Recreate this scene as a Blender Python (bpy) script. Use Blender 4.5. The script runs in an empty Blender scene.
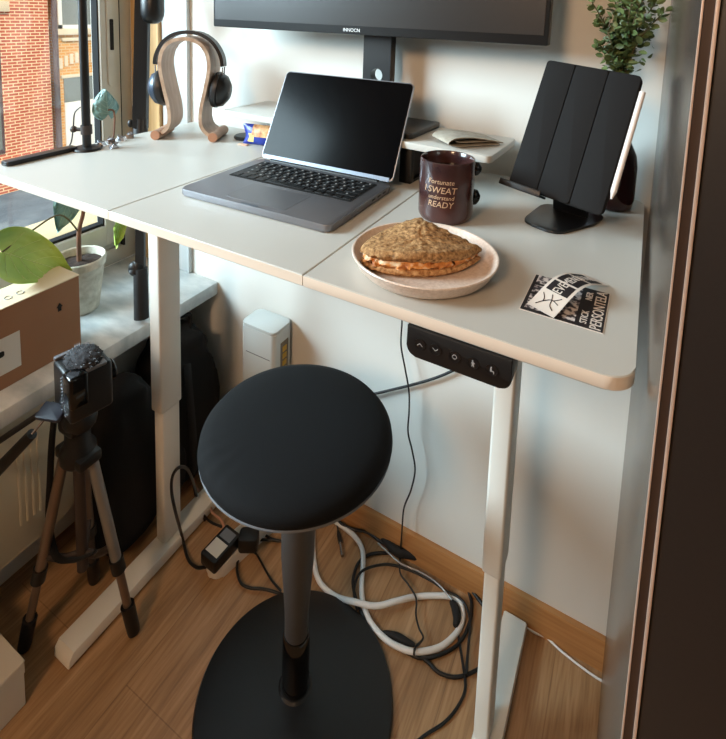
import bpy, bmesh, math, random
from mathutils import Vector, Matrix, noise
from math import sin, cos, pi, radians as R
random.seed(7)
scene = bpy.context.scene
COL = scene.collection

# ------------------------------------------------------------------ camera
CAM = Vector((0, 0, 1.40))
RT = Vector((0.87752, 0.4784, 0.03311)); DN = Vector((0.08727, -0.09143, -0.99198)); FW = Vector((-0.47154, 0.87337, -0.12198))
F, CX, CY = 520.334, 369.36, 74.32
cd = bpy.data.cameras.new('camera'); cam = bpy.data.objects.new('camera', cd); COL.objects.link(cam)
m = Matrix.Identity(4)
for i in range(3):
    m[i][0] = RT[i]; m[i][1] = -DN[i]; m[i][2] = -FW[i]; m[i][3] = CAM[i]
cam.matrix_world = m
cd.sensor_fit = 'HORIZONTAL'; cd.sensor_width = 36.0; cd.lens = F / 726 * 36
cd.shift_x = (363 - CX) / 726; cd.shift_y = (CY - 369.5) / 726
cd.clip_start = 0.01; cd.clip_end = 200
scene.camera = cam

def at(px, py, ax, val):
    "world point seen at a photo pixel on the plane coordinate[ax] = val"
    d = RT * ((px - CX) / F) + DN * ((py - CY) / F) + FW
    return CAM + d * ((val - CAM[ax]) / d[ax])
def fl(pts, z=0.006):
    return [at(x, y, 2, z) for x, y in pts]

# ------------------------------------------------------------------ mesh helpers
def bx(bm, x0, x1, y0, y1, z0, z1, bev=0.0, seg=2, M=None):
    r = bmesh.ops.create_cube(bm, size=1.0)
    vs = r['verts']
    for v in vs:
        v.co = Vector((x0 + (v.co.x + .5) * (x1 - x0), y0 + (v.co.y + .5) * (y1 - y0), z0 + (v.co.z + .5) * (z1 - z0)))
    if bev > 0:
        es = list({e for v in vs for e in v.link_edges})
        g = bmesh.ops.bevel(bm, geom=es, offset=bev, segments=seg, profile=.5, affect='EDGES')
        vs = list({v for v in g['verts']} | {v for v in vs if v.is_valid})
    if M is not None:
        for v in vs: v.co = M @ v.co
    return vs
def prism(bm, pts, t, M=None, bev=0.0, seg=2):
    "outline in xy, extruded from z=0 to z=t"
    vb = [bm.verts.new((x, y, 0)) for x, y in pts]
    vt = [bm.verts.new((x, y, t)) for x, y in pts]
    n = len(pts)
    fb = bm.faces.new(list(reversed(vb))); ft = bm.faces.new(vt)
    for i in range(n): bm.faces.new((vb[i], vb[(i + 1) % n], vt[(i + 1) % n], vt[i]))
    vs = vb + vt
    if bev > 0:
        es = list(fb.edges) + list(ft.edges)
        g = bmesh.ops.bevel(bm, geom=es, offset=bev, segments=seg, profile=.5, affect='EDGES')
        vs = list(set(g['verts']) | {v for v in vs if v.is_valid})
    if M is not None:
        for v in vs: v.co = M @ v.co
    return vs
def rrect(w, h, r, n=6, cx=0, cy=0):
    out = []
    for qx, qy, a0 in ((1, 1, 0), (-1, 1, 90), (-1, -1, 180), (1, -1, 270)):
        for i in range(n + 1):
            a = R(a0 + 90 * i / n)
            out.append((cx + qx * (w / 2 - r) + r * cos(a), cy + qy * (h / 2 - r) + r * sin(a)))
    return out
def lathe(bm, prof, n=48, M=None, sx=1.0, sy=1.0):
    rings = []
    vs = []
    for r, z in prof:
        if r < 1e-6:
            v = bm.verts.new((0, 0, z)); rings.append([v]); vs.append(v)
        else:
            ring = [bm.verts.new((sx * r * cos(2 * pi * i / n), sy * r * sin(2 * pi * i / n), z)) for i in range(n)]
            rings.append(ring); vs += ring
    for a, b in zip(rings, rings[1:]):
        for i in range(n):
            j = (i + 1) % n
            if len(a) == 1 and len(b) == 1: continue
            if len(a) == 1: bm.faces.new((a[0], b[j], b[i]))
            elif len(b) == 1: bm.faces.new((a[i], a[j], b[0]))
            else: bm.faces.new((a[i], a[j], b[j], b[i]))
    if M is not None:
        for v in vs: v.co = M @ v.co
    return vs
def smooth_path(pts, k=6, closed=False):
    pts = [Vector(p) for p in pts]
    if len(pts) < 3: return pts
    out = []
    n = len(pts)
    for i in range(n - 1):
        p0 = pts[max(i - 1, 0)]; p1 = pts[i]; p2 = pts[i + 1]; p3 = pts[min(i + 2, n - 1)]
        for j in range(k):
            t = j / k
            out.append(.5 * ((2 * p1) + (p2 - p0) * t + (2 * p0 - 5 * p1 + 4 * p2 - p3) * t * t + (3 * p1 - p0 - 3 * p2 + p3) * t ** 3))
    out.append(pts[-1])
    return out
def tube(bm, pts, r, n=8, k=6, smooth=True, flat=1.0):
    P = smooth_path(pts, k) if smooth else [Vector(p) for p in pts]
    rr = r if callable(r) else (lambda t: r)
    up = None; rings = []
    for i, p in enumerate(P):
        d = (P[min(i + 1, len(P) - 1)] - P[max(i - 1, 0)])
        if d.length < 1e-9: d = Vector((0, 0, 1))
        d.normalize()
        if up is None:
            up = Vector((0, 0, 1)) if abs(d.z) < .9 else Vector((1, 0, 0))
        a = d.cross(up)
        if a.length < 1e-4: a = d.cross(Vector((1, .3, 0)))
        a.normalize(); b = a.cross(d).normalized(); up = b
        q = rr(i / max(1, len(P) - 1))
        rings.append([bm.verts.new(p + a * q * cos(2 * pi * j / n) + b * q * flat * sin(2 * pi * j / n)) for j in range(n)])
    for A, B in zip(rings, rings[1:]):
        for j in range(n): bm.faces.new((A[j], A[(j + 1) % n], B[(j + 1) % n], B[j]))
    bm.faces.new(list(reversed(rings[0]))); bm.faces.new(rings[-1])
def cyl(bm, p0, p1, r0, r1=None, n=20):
    r1 = r0 if r1 is None else r1
    tube(bm, [p0, p1], lambda t: r0 + (r1 - r0) * t, n=n, smooth=False)
def strip(pts, t):
    "closed outline around an open 2D path with thickness t"
    L, Rr = [], []
    n = len(pts)
    for i in range(n):
        a = Vector(pts[max(i - 1, 0)]); b = Vector(pts[min(i + 1, n - 1)])
        d = (b - a).normalized(); q = Vector((-d.y, d.x)) * t / 2
        p = Vector(pts[i]); L.append(tuple(p + q)); Rr.append(tuple(p - q))
    return L + Rr[::-1]
def frame(o, x, y, z):
    M = Matrix.Identity(4)
    for i in range(3):
        M[i][0] = x[i]; M[i][1] = y[i]; M[i][2] = z[i]; M[i][3] = o[i]
    return M
def T(x, y, z, rz=0.0, rx=0.0, ry=0.0):
    return Matrix.Translation((x, y, z)) @ Matrix.Rotation(rz, 4, 'Z') @ Matrix.Rotation(ry, 4, 'Y') @ Matrix.Rotation(rx, 4, 'X')
def ellipsoid(bm, c, rx, ry, rz, seg=24, rings=14, M=None, f=None):
    r = bmesh.ops.create_uvsphere(bm, u_segments=seg, v_segments=rings, radius=1.0)
    for v in r['verts']:
        p = v.co.copy()
        s = f(p) if f else 1.0
        v.co = Vector((c[0] + p.x * rx * s, c[1] + p.y * ry * s, c[2] + p.z * rz * s))
        if M is not None: v.co = M @ v.co
    return r['verts']
def text_bm(s, size, M, extrude=0.0002, shear=0.0, bend=None, align='CENTER'):
    cu = bpy.data.curves.new('letters', 'FONT'); cu.body = s; cu.size = size; cu.extrude = extrude
    cu.align_x = align; cu.align_y = 'CENTER'; cu.shear = shear; cu.resolution_u = 3
    o = bpy.data.objects.new('letters', cu); COL.objects.link(o)
    dg = bpy.context.evaluated_depsgraph_get()
    me = bpy.data.meshes.new_from_object(o.evaluated_get(dg))
    bm = bmesh.new(); bm.from_mesh(me)
    bpy.data.objects.remove(o); bpy.data.curves.remove(cu); bpy.data.meshes.remove(me)
    for v in bm.verts:
        v.co = M @ (bend(v.co) if bend else v.co)
    return bm
def merge(dst, src):
    me = bpy.data.meshes.new('tmp'); src.to_mesh(me); dst.from_mesh(me); bpy.data.meshes.remove(me); src.free()

def root_of(o):
    while o.parent: o = o.parent
    return o
LOCAL = set()
def obj(name, bm, m, parent=None, ang=35, fix=True, label=None):
    if fix: bmesh.ops.recalc_face_normals(bm, faces=bm.faces)
    if parent is not None:
        r = root_of(parent)
        if r.name not in LOCAL:
            off = r.location.copy()
            for v in bm.verts: v.co -= off
    me = bpy.data.meshes.new(name); bm.to_mesh(me); bm.free()
    for p in me.polygons: p.use_smooth = True
    me.set_sharp_from_angle(angle=R(ang))
    if m is not None: me.materials.append(m)
    o = bpy.data.objects.new(name, me); COL.objects.link(o)
    if parent is not None: o.parent = parent
    if label: o['label'] = label
    return o
def thing(name, label, cat, loc=(0, 0, 0), rz=0.0, group=None, local=False, M=None):
    o = bpy.data.objects.new(name, None); COL.objects.link(o)
    o.empty_display_size = .05
    if M is not None: o.matrix_world = M; local = True
    else: o.location = loc; o.rotation_euler = (0, 0, rz)
    if rz or local: LOCAL.add(o.name)
    o['label'] = label; o['category'] = cat
    if group: o['group'] = group
    return o
def tag(o, label, cat, group=None, kind=None):
    o['label'] = label; o['category'] = cat
    if group: o['group'] = group
    if kind: o['kind'] = kind
    return o
def single(name, label, cat, bm, m, group=None, ang=35):
    "a thing that is one mesh: origin moved to its base"
    xs = [v.co.x for v in bm.verts]; ys = [v.co.y for v in bm.verts]; zs = [v.co.z for v in bm.verts]
    c = Vector(((min(xs) + max(xs)) / 2, (min(ys) + max(ys)) / 2, min(zs)))
    for v in bm.verts: v.co -= c
    o = obj(name, bm, m, None, ang); o.location = c
    return tag(o, label, cat, group)
def struct(name, bm, m, parent=None, ang=30):
    o = obj(name, bm, m, parent, ang)
    if parent is None: o['kind'] = 'structure'
    return o
def B(): return bmesh.new()

# ------------------------------------------------------------------ materials
def lin(c):
    return tuple((x / 255 / 12.92) if x / 255 <= .04045 else ((x / 255 + .055) / 1.055) ** 2.4 for x in c)
def mat(name, rgb, rough=.5, metal=0.0, var=0.0, scale=20, bump=0.0, bscale=200, spec=.5, stretch=(1, 1, 1), rgb2=None, coat=0.0, detail=4, sheen=0.0, trans=0.0):
    m = bpy.data.materials.new(name); m.use_nodes = True
    nt = m.node_tree; N = nt.nodes; Lk = nt.links
    p = N['Principled BSDF']
    c = lin(rgb)
    p.inputs['Base Color'].default_value = (*c, 1); p.inputs['Roughness'].default_value = rough
    p.inputs['Metallic'].default_value = metal; p.inputs['Specular IOR Level'].default_value = spec
    p.inputs['Coat Weight'].default_value = coat; p.inputs['Sheen Weight'].default_value = sheen
    tc = N.new('ShaderNodeTexCoord'); mp = N.new('ShaderNodeMapping'); mp.inputs['Scale'].default_value = stretch
    Lk.new(tc.outputs['Object'], mp.inputs['Vector'])
    if var > 0 or rgb2:
        nz = N.new('ShaderNodeTexNoise'); nz.inputs['Scale'].default_value = scale; nz.inputs['Detail'].default_value = detail
        Lk.new(mp.outputs[0], nz.inputs['Vector'])
        cr = N.new('ShaderNodeValToRGB'); cr.color_ramp.elements[0].position = .3; cr.color_ramp.elements[1].position = .7
        c2 = lin(rgb2) if rgb2 else tuple(x * (1 - var) for x in c)
        cr.color_ramp.elements[0].color = (*c2, 1); cr.color_ramp.elements[1].color = (*c, 1)
        Lk.new(nz.outputs['Fac'], cr.inputs[0]); Lk.new(cr.outputs[0], p.inputs['Base Color'])
    if bump > 0:
        nb = N.new('ShaderNodeTexNoise'); nb.inputs['Scale'].default_value = bscale; nb.inputs['Detail'].default_value = 3
        Lk.new(mp.outputs[0], nb.inputs['Vector'])
        b = N.new('ShaderNodeBump'); b.inputs['Strength'].default_value = bump; b.inputs['Distance'].default_value = .002
        Lk.new(nb.outputs['Fac'], b.inputs['Height']); Lk.new(b.outputs[0], p.inputs['Normal'])
    return m

def floor_mat():
    m = mat('oak_laminate', (176, 132, 88), .42)
    nt = m.node_tree; N = nt.nodes; L = nt.links; p = N['Principled BSDF']
    tc = N.new('ShaderNodeTexCoord')
    mp = N.new('ShaderNodeMapping'); mp.inputs['Rotation'].default_value = (0, 0, R(90)); mp.inputs['Location'].default_value = (0.11, 0.07, 0)
    L.new(tc.outputs['Object'], mp.inputs[0])
    br = N.new('ShaderNodeTexBrick'); br.inputs['Scale'].default_value = 1.0; br.inputs['Brick Width'].default_value = 1.28
    br.inputs['Row Height'].default_value = .192; br.inputs['Mortar Size'].default_value = .0012; br.inputs['Mortar Smooth'].default_value = .2
    br.inputs['Color1'].default_value = (.95, .95, .95, 1); br.inputs['Color2'].default_value = (1.03, 1.0, .98, 1); br.inputs['Mortar'].default_value = (.72, .68, .64, 1)
    br.offset = .37
    L.new(mp.outputs[0], br.inputs['Vector'])
    m2 = N.new('ShaderNodeMapping'); m2.inputs['Scale'].default_value = (22, 1.6, 1)
    L.new(tc.outputs['Object'], m2.inputs[0])
    n1 = N.new('ShaderNodeTexNoise'); n1.inputs['Scale'].default_value = 1.6; n1.inputs['Detail'].default_value = 6; n1.inputs['Distortion'].default_value = 1.2
    L.new(m2.outputs[0], n1.inputs[0])
    m3 = N.new('ShaderNodeMapping'); m3.inputs['Scale'].default_value = (90, 5, 1)
    L.new(tc.outputs['Object'], m3.inputs[0])
    n2 = N.new('ShaderNodeTexNoise'); n2.inputs['Scale'].default_value = 2.2; n2.inputs['Detail'].default_value = 4
    L.new(m3.outputs[0], n2.inputs[0])
    cr = N.new('ShaderNodeValToRGB'); e = cr.color_ramp.elements
    e[0].position = .25; e[0].color = (*lin((142, 110, 76)), 1); e[1].position = .75; e[1].color = (*lin((188, 154, 116)), 1)
    k = e.new(.5); k.color = (*lin((170, 135, 97)), 1)
    L.new(n1.outputs['Fac'], cr.inputs[0])
    c2 = N.new('ShaderNodeValToRGB'); c2.color_ramp.elements[0].position = .35; c2.color_ramp.elements[1].position = .6
    c2.color_ramp.elements[0].color = (.74, .7, .66, 1); c2.color_ramp.elements[1].color = (1, 1, 1, 1)
    L.new(n2.outputs['Fac'], c2.inputs[0])
    x1 = N.new('ShaderNodeMixRGB'); x1.blend_type = 'MULTIPLY'; x1.inputs[0].default_value = .8
    L.new(cr.outputs[0], x1.inputs[1]); L.new(c2.outputs[0], x1.inputs[2])
    x2 = N.new('ShaderNodeMixRGB'); x2.blend_type = 'MULTIPLY'; x2.inputs[0].default_value = 1
    L.new(x1.outputs[0], x2.inputs[1]); L.new(br.outputs['Color'], x2.inputs[2])
    L.new(x2.outputs[0], p.inputs['Base Color'])
    bp = N.new('ShaderNodeBump'); bp.inputs['Strength'].default_value = .15; bp.inputs['Distance'].default_value = .002
    L.new(n2.outputs['Fac'], bp.inputs['Height']); L.new(bp.outputs[0], p.inputs['Normal'])
    return m
def brick_mat(name, c1, c2, mortar, bw=.20, rh=.068, ms=.012):
    m = mat(name, c1, .9)
    nt = m.node_tree; N = nt.nodes; L = nt.links; p = N['Principled BSDF']
    tc = N.new('ShaderNodeTexCoord'); sp = N.new('ShaderNodeSeparateXYZ'); cb = N.new('ShaderNodeCombineXYZ')
    L.new(tc.outputs['Object'], sp.inputs[0]); L.new(sp.outputs['Y'], cb.inputs['X']); L.new(sp.outputs['Z'], cb.inputs['Y'])
    br = N.new('ShaderNodeTexBrick'); br.inputs['Scale'].default_value = 1; br.inputs['Brick Width'].default_value = bw; br.inputs['Row Height'].default_value = rh
    br.inputs['Mortar Size'].default_value = ms; br.inputs['Color1'].default_value = (*lin(c1), 1); br.inputs['Color2'].default_value = (*lin(c2), 1); br.inputs['Mortar'].default_value = (*lin(mortar), 1)
    br.inputs['Mortar Smooth'].default_value = .3
    L.new(cb.outputs[0], br.inputs['Vector']); L.new(br.outputs['Color'], p.inputs['Base Color'])
    return m
def glass_mat(name, tint=(1, 1, 1), gl=.06):
    m = bpy.data.materials.new(name); m.use_nodes = True
    nt = m.node_tree; N = nt.nodes; L = nt.links; N.remove(N['Principled BSDF'])
    t = N.new('ShaderNodeBsdfTransparent'); t.inputs[0].default_value = (*tint, 1)
    g = N.new('ShaderNodeBsdfGlossy'); g.inputs['Roughness'].default_value = .02
    x = N.new('ShaderNodeMixShader'); x.inputs[0].default_value = gl
    L.new(t.outputs[0], x.inputs[1]); L.new(g.outputs[0], x.inputs[2]); L.new(x.outputs[0], N['Material Output'].inputs[0])
    return m
def voronoi_mat(name, cols, scale=60, rough=.6):
    m = mat(name, cols[0], rough)
    nt = m.node_tree; N = nt.nodes; L = nt.links; p = N['Principled BSDF']
    tc = N.new('ShaderNodeTexCoord'); v = N.new('ShaderNodeTexNoise'); v.inputs['Scale'].default_value = scale; v.inputs['Detail'].default_value = 3
    L.new(tc.outputs['Object'], v.inputs['Vector'])
    cr = N.new('ShaderNodeValToRGB'); cr.color_ramp.interpolation = 'LINEAR'
    e = cr.color_ramp.elements; n = len(cols)
    e[0].position = .32; e[0].color = (*lin(cols[0]), 1); e[1].position = .68; e[1].color = (*lin(cols[-1]), 1)
    for i in range(1, n - 1):
        q = e.new(.32 + .36 * i / (n - 1)); q.color = (*lin(cols[i]), 1)
    L.new(v.outputs['Fac'], cr.inputs[0]); L.new(cr.outputs[0], p.inputs['Base Color'])
    return m
def leaf_mat(name, c, c2, rough=.45):
    m = mat(name, c, rough, var=.3, scale=9, rgb2=c2)
    p = m.node_tree.nodes['Principled BSDF']; p.inputs['Subsurface Weight'].default_value = 0.0
    return m
M_ = dict(
    floor=floor_mat(),
    wall=mat('wall_paint', (218, 217, 211), .85, var=.04, scale=3, bump=.12, bscale=60),
    ceil=mat('ceiling_paint', (225, 223, 216), .9),
    skirt=mat('skirting_wood', (180, 130, 80), .45, rgb2=(158, 108, 62), stretch=(2, 20, 40), scale=3),
    beige=mat('casing_wood', (214, 182, 132), .5, rgb2=(196, 160, 110), stretch=(30, 30, 2), scale=3),
    pvc=mat('white_pvc', (200, 203, 202), .35, var=.03),
    frame=mat('window_frame_paint', (184, 182, 172), .4, var=.12, scale=12),
    gasket=mat('black_gasket', (16, 17, 19), .95),
    marble=mat('sill_marble', (226, 228, 226), .25, rgb2=(168, 176, 178), scale=9, stretch=(1, 2.2, 1), detail=8),
    tan=mat('stone_ledge', (206, 178, 136), .9, var=.15, scale=8),
    desk=mat('desk_laminate', (192, 190, 183), .38, var=.02, scale=4),
    dedge=mat('desk_edge_band', (220, 206, 190), .45),
    wmetal=mat('white_powder_coat', (222, 220, 212), .4, var=.03),
    black=mat('black_plastic', (13, 13, 14), .45),
    satin=mat('satin_black_plastic', (17, 17, 18), .36, bump=.1, bscale=900),
    matte=mat('matte_black', (16, 15, 15), .75, var=.2, scale=30),
    gloss=mat('glossy_black', (8, 8, 9), .08),
    screen=mat('laptop_screen_glass', (3, 3, 4), .16, spec=.08),
    mon=mat('monitor_screen', (36, 32, 30), .32, spec=.45),
    alu=mat('dark_aluminium', (128, 128, 132), .42, metal=.7),
    alul=mat('pale_aluminium', (104, 110, 120), .42, metal=.8),
    key=mat('key_black', (14, 14, 15), .5),
    legend=mat('grey_legend', (150, 150, 150), .6),
    ply=mat('walnut_veneer', (186, 158, 138), .5, rgb2=(164, 136, 116), scale=6, stretch=(14, 14, 2)),
    plye=mat('ply_edge', (196, 170, 146), .55, rgb2=(150, 118, 94), scale=40, stretch=(1, 1, 1)),
    rod=mat('wooden_rod', (182, 146, 120), .5, rgb2=(160, 124, 100), scale=20),
    rodend=mat('rod_end_grain', (168, 118, 88), .6),
    pad=mat('ear_pad_leather', (26, 26, 28), .4, bump=.2, bscale=400),
    steel=mat('steel', (180, 180, 184), .25, metal=1.0),
    cup=mat('blue_grey_shell', (60, 72, 88), .3, metal=.4),
    fabric=mat('seat_fabric', (13, 14, 16), .88, var=.25, scale=260, bump=.5, bscale=1100, spec=.25),
    pipe=mat('grey_piping', (100, 102, 106), .5),
    stoolb=mat('stool_base_plastic', (10, 11, 12), .34, bump=.25, bscale=1400, spec=.5),
    column=mat('column_grey_plastic', (62, 59, 57), .5, bump=.3, bscale=900),
    plate=mat('speckled_stoneware', (226, 208, 194), .32, rgb2=(204, 184, 168), scale=240),
    bread=voronoi_mat('wholegrain_crust', [(104, 74, 44), (150, 112, 70), (172, 132, 86), (198, 158, 110)], 240, .9),
    crumb=voronoi_mat('toasted_crumb', [(120, 76, 40), (176, 128, 80), (208, 168, 118)], 200, .9),
    fill=voronoi_mat('egg_filling', [(150, 80, 34), (214, 140, 66), (240, 222, 190)], 95, .5),
    mug=mat('mug_glaze', (84, 50, 44), .18, rgb2=(42, 27, 29), scale=14, coat=.3),
    mugtxt=mat('mug_print', (196, 160, 128), .5),
    coffee=mat('coffee', (22, 10, 6), .08),
    paper=mat('sticker_paper', (214, 204, 194), .5),
    ink=mat('sticker_ink', (30, 24, 26), .55),
    inkp=voronoi_mat('printed_picture', [(30, 24, 28), (60, 52, 58), (205, 196, 192), (214, 205, 200)], 170, .5),
    tablet=mat('case_leatherette', (20, 18, 18), .8, bump=.15, bscale=700, spec=.25),
    pen=mat('white_pencil', (226, 214, 206), .3),
    vase=mat('dark_red_glass', (52, 16, 16), .12, coat=.5),
    euc=leaf_mat('boxwood_leaf', (112, 128, 76), (66, 82, 46)),
    stem=mat('plant_stem', (88, 78, 50), .7),
    leafg=leaf_mat('philodendron_green', (190, 212, 104), (140, 178, 74)),
    leafb=leaf_mat('leaf_bluegreen', (122, 158, 156), (92, 128, 124)), veinb=mat('dim_leaf_vein', (142, 172, 160), .5),  # raised leaf: bluish sky reflection put into the base colour
    vein=mat('leaf_vein', (200, 216, 140), .5),
    bstem=mat('brown_stem', (116, 78, 56), .7, var=.3, scale=40),
    pot=mat('white_textured_pot', (214, 208, 192), .75, rgb2=(176, 168, 148), scale=45, bump=.8, bscale=70),
    soil=mat('soil', (62, 44, 34), .95, var=.6, scale=90, bump=1.0, bscale=120),
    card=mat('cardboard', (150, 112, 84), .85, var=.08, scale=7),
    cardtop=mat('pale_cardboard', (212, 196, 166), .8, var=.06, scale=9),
    label=mat('paper_label', (206, 208, 204), .6),
    rad=mat('radiator_enamel', (204, 196, 172), .45, var=.04, scale=3),
    fur=mat('grey_fluff', (60, 60, 64), .95, rgb2=(20, 20, 22), scale=70, stretch=(1, 1, 3)),
    bluebk=mat('blue_black_plastic', (36, 42, 56), .34),
    trileg=mat('tripod_bronze_tube', (124, 106, 92), .35, metal=.6),
    trigrey=mat('tripod_grey_tube', (150, 150, 148), .35, metal=.6),
    tribrown=mat('tripod_brown_plastic', (56, 46, 42), .5),
    bag=mat('backpack_nylon', (4, 4, 5), .9, bump=.4, bscale=300),
    router=mat('router_white', (204, 212, 212), .4),
    routerd=mat('router_port_strip', (110, 104, 92), .5),
    yellow=mat('yellow_port', (196, 160, 60), .5),
    cable=mat('black_cable', (16, 16, 17), .45),
    wcable=mat('white_cable', (228, 230, 230), .4),
    pcable=mat('pink_beige_cable', (190, 140, 116), .5),
    wstrip=mat('white_plug_plastic', (216, 212, 204), .45),
    wbox=mat('white_carton', (206, 200, 188), .7, var=.05, scale=6),
    side=mat('brushed_cabinet_side', (104, 94, 85), .26, metal=.65, bump=.05, bscale=60, stretch=(1, 1, 14)),
    door=mat('dark_door_lacquer', (32, 27, 25), .45, var=.15, scale=300),
    chrome=mat('polished_trim', (206, 184, 170), .35, metal=.35),
    groove=mat('dark_groove', (74, 64, 62), .4, metal=.3),
    news=mat('newsprint', (172, 164, 150), .9, rgb2=(146, 138, 124), scale=60),
    blue=mat('blue_wrapper', (34, 54, 146), .3),
    cookie=voronoi_mat('cookie_print', [(150, 90, 50), (224, 170, 120), (240, 206, 150)], 60, .4),
    yell=mat('yellow_print', (230, 214, 120), .4),
    red=mat('cream_print', (222, 178, 150), .4),
    bluestrap=mat('washed_black_webbing', (24, 24, 26), .7, bump=.3, bscale=500),
    asphalt=mat('asphalt', (128, 146, 156), .95, rgb2=(84, 100, 114), scale=1.6, detail=6),
    bwin=mat('dark_window_glass', (120, 122, 112), .15),
    wpaint=mat('white_house_paint', (232, 226, 210), .8),
    drain=mat('downpipe_metal', (92, 70, 66), .6),
    redbrick=brick_mat('red_brick', (204, 106, 78), (184, 86, 62), (238, 206, 160)),
    yelbrick=brick_mat('ochre_brick', (222, 154, 66), (206, 134, 52), (214, 176, 120)),
    stone=mat('facade_stone', (226, 204, 168), .9, var=.1, scale=5),
    clear=glass_mat('window_glass'),
    lampglow=None,
)
ms = M_

# ------------------------------------------------------------------ setting
YW = 1.12; ZD = 1.054; ZS = 0.555; XW = -1.476
XR, YF, ZC = 1.7, -2.6, 2.7
b = B(); bx(b, -1.8, XR + .1, YF - .1, YW + .15, -.12, 0); struct('floor', b, ms['floor'])
b = B(); bx(b, -1.8, XR + .1, YF - .1, YW + .15, ZC, ZC + .1); struct('ceiling', b, ms['ceil'])
b = B(); bx(b, -1.56, XR + .1, YW, YW + .15, 0, ZC); struct('wall_back', b, ms['wall'])
b = B(); bx(b, XR, XR + .1, YF, YW, 0, ZC); struct('wall_right', b, ms['wall'])
b = B(); bx(b, -1.8, XR + .1, YF - .1, YF, 0, ZC); struct('wall_front', b, ms['wall'])
WY0, WY1, WZ1 = -.5, 1.108, 2.3
b = B()
bx(b, -1.56, XW, YF, WY0, 0, ZC); bx(b, -1.56, XW, WY1, YW, 0, ZC); bx(b, -1.56, XW, WY0, WY1, WZ1, ZC); bx(b, -1.56, XW, WY0, WY1, 0, ZS - .04)
bx(b, XW, -1.26, YF, YW, 0, ZS - .04)
struct('wall_left', b, ms['wall'])
b = B(); prism(b, [(0, 0), (.018, 0), (.018, .058), (.013, .070), (0, .070)], 3.18, M=frame(Vector((-1.26, YW, 0)), Vector((0, -1, 0)), Vector((0, 0, 1)), Vector((1, 0, 0))))
struct('baseboard_back', b, ms['skirt'])
# casing strips on the back wall beside the window
b = B(); bx(b, XW, -1.352, YW - .012, YW, ZS, 2.4, .002); bx(b, -1.350, -1.338, YW - .02, YW, ZS, 2.4, .002); struct('trim_1', b, ms['beige'])
b = B(); bx(b, -1.336, -1.232, YW - .010, YW, ZS, 2.4, .003); bx(b, -1.229, -1.221, YW - .014, YW, ZS, 2.4, .002); struct('trim_2', b, ms['pvc'])

# window
w = bpy.data.objects.new('window_1', None); COL.objects.link(w); w.location = (XW, .3, ZS); w['kind'] = 'structure'
b = B()
bx(b, -1.55, XW + .0, WY1 - .044, WY1, ZS, WZ1, .003); bx(b, -1.55, XW, WY0, WY0 + .044, ZS, WZ1, .003)
bx(b, -1.55, XW, WY0 + .04, WY1 - .04, ZS, ZS + .050, .003); bx(b, -1.55, XW, WY0 + .04, WY1 - .04, WZ1 - .044, WZ1, .003)
bx(b, -1.55, XW - .012, WY0 + .04, WY1 - .04, ZS + .048, ZS + .068, .003)
obj('window_frame', b, ms['frame'], w)
b = B()
SX0, SX1 = -1.512, XW + .012
y0, y1 = WY0 + .05, 1.060
bx(b, SX0, SX1, y1 - .066, y1, ZS + .075, WZ1 - .05, .005); bx(b, SX0, SX1, y0, y0 + .066, ZS + .075, WZ1 - .05, .005)
bx(b, SX0, SX1, y0 + .06, y1 - .06, ZS + .075, ZS + .140, .005); bx(b, SX0, SX1, y0 + .06, y1 - .06, WZ1 - .12, WZ1 - .05, .005)
sash = obj('sash', b, ms['frame'], w)
b = B()
bx(b, -1.500, XW + .004, y0 + .060, y0 + .070, ZS + .13, WZ1 - .11); bx(b, -1.500, XW + .004, y1 - .070, y1 - .060, ZS + .13, WZ1 - .11)
bx(b, -1.500, XW + .0, y0 + .06, y1 - .06, ZS + .134, ZS + .148)
bx(b, SX0, XW + .006, y1, y1 + .005, ZS + .05, WZ1 - .05)
obj('gasket', b, ms['gasket'], sash)
b = B(); bx(b, -1.494, -1.490, y0 + .05, y1 - .05, ZS + .13, WZ1 - .1); obj('pane', b, ms['clear'], w)
b = B(); prism(b, rrect(.026, .34, .0129, 8), .006, M=frame(Vector((SX1, y1 - .033, 1.31)), Vector((0, 1, 0)), Vector((0, 0, 1)), Vector((1, 0, 0))), bev=.002)
hp = obj('handle_plate', b, ms['frame'], w)
b = B(); prism(b, rrect(.011, .095, .003, 4), .004, M=frame(Vector((SX1 + .005, y1 - .033, 1.30)), Vector((0, 1, 0)), Vector((0, 0, 1)), Vector((1, 0, 0))))
obj('handle_slot', b, ms['gasket'], hp)
b = B(); bx(b, XW, -1.11, -.9, YW, ZS - .040, ZS, .004); obj('window_sill', b, ms['marble'], w)
b = B(); bx(b, -1.80, -1.562, WY0 - .1, WY1 + .1, ZS + .02, ZS + .085, .004); obj('outer_ledge', b, ms['tan'], w)

# ------------------------------------------------------------------ outside
b = B(); bx(b, -30, -1.9, -12, 30, -3.2, -2.8); struct('ground', b, ms['asphalt'])
XF = -12.0
t = thing('house', 'red brick house across the street at left of window view', 'house', (XF, 4.2, -2.8))
b = B(); bx(b, XF - 4, XF, .5, 6.9, -2.8, 6.5); obj('wall', b, ms['redbrick'], t)
b = B(); bx(b, XF - .02, XF + .05, 4.6, 5.86, -1.9, 1.1, .01); f_ = obj('window', b, ms['drain'], t)
b = B(); bx(b, XF + .05, XF + .06, 4.7, 5.80, -1.8, 1.0); obj('pane', b, ms['bwin'], f_)
b = B(); bx(b, XF, XF + .09, 4.4, 6.06, 1.12, 1.34, .01); obj('lintel', b, ms['stone'], t)
b = B(); bx(b, XF, XF + .1, .5, 6.9, -2.3, -2.08, .01); obj('plinth_course', b, ms['stone'], t)
single('downpipe', 'dark downpipe between the red and the ochre brick house', 'pipe', (lambda q: (cyl(q, (XF + .10, 6.98, -2.8), (XF + .10, 6.98, 6.4), .06), q)[1])(B()), ms['drain'])
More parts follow.
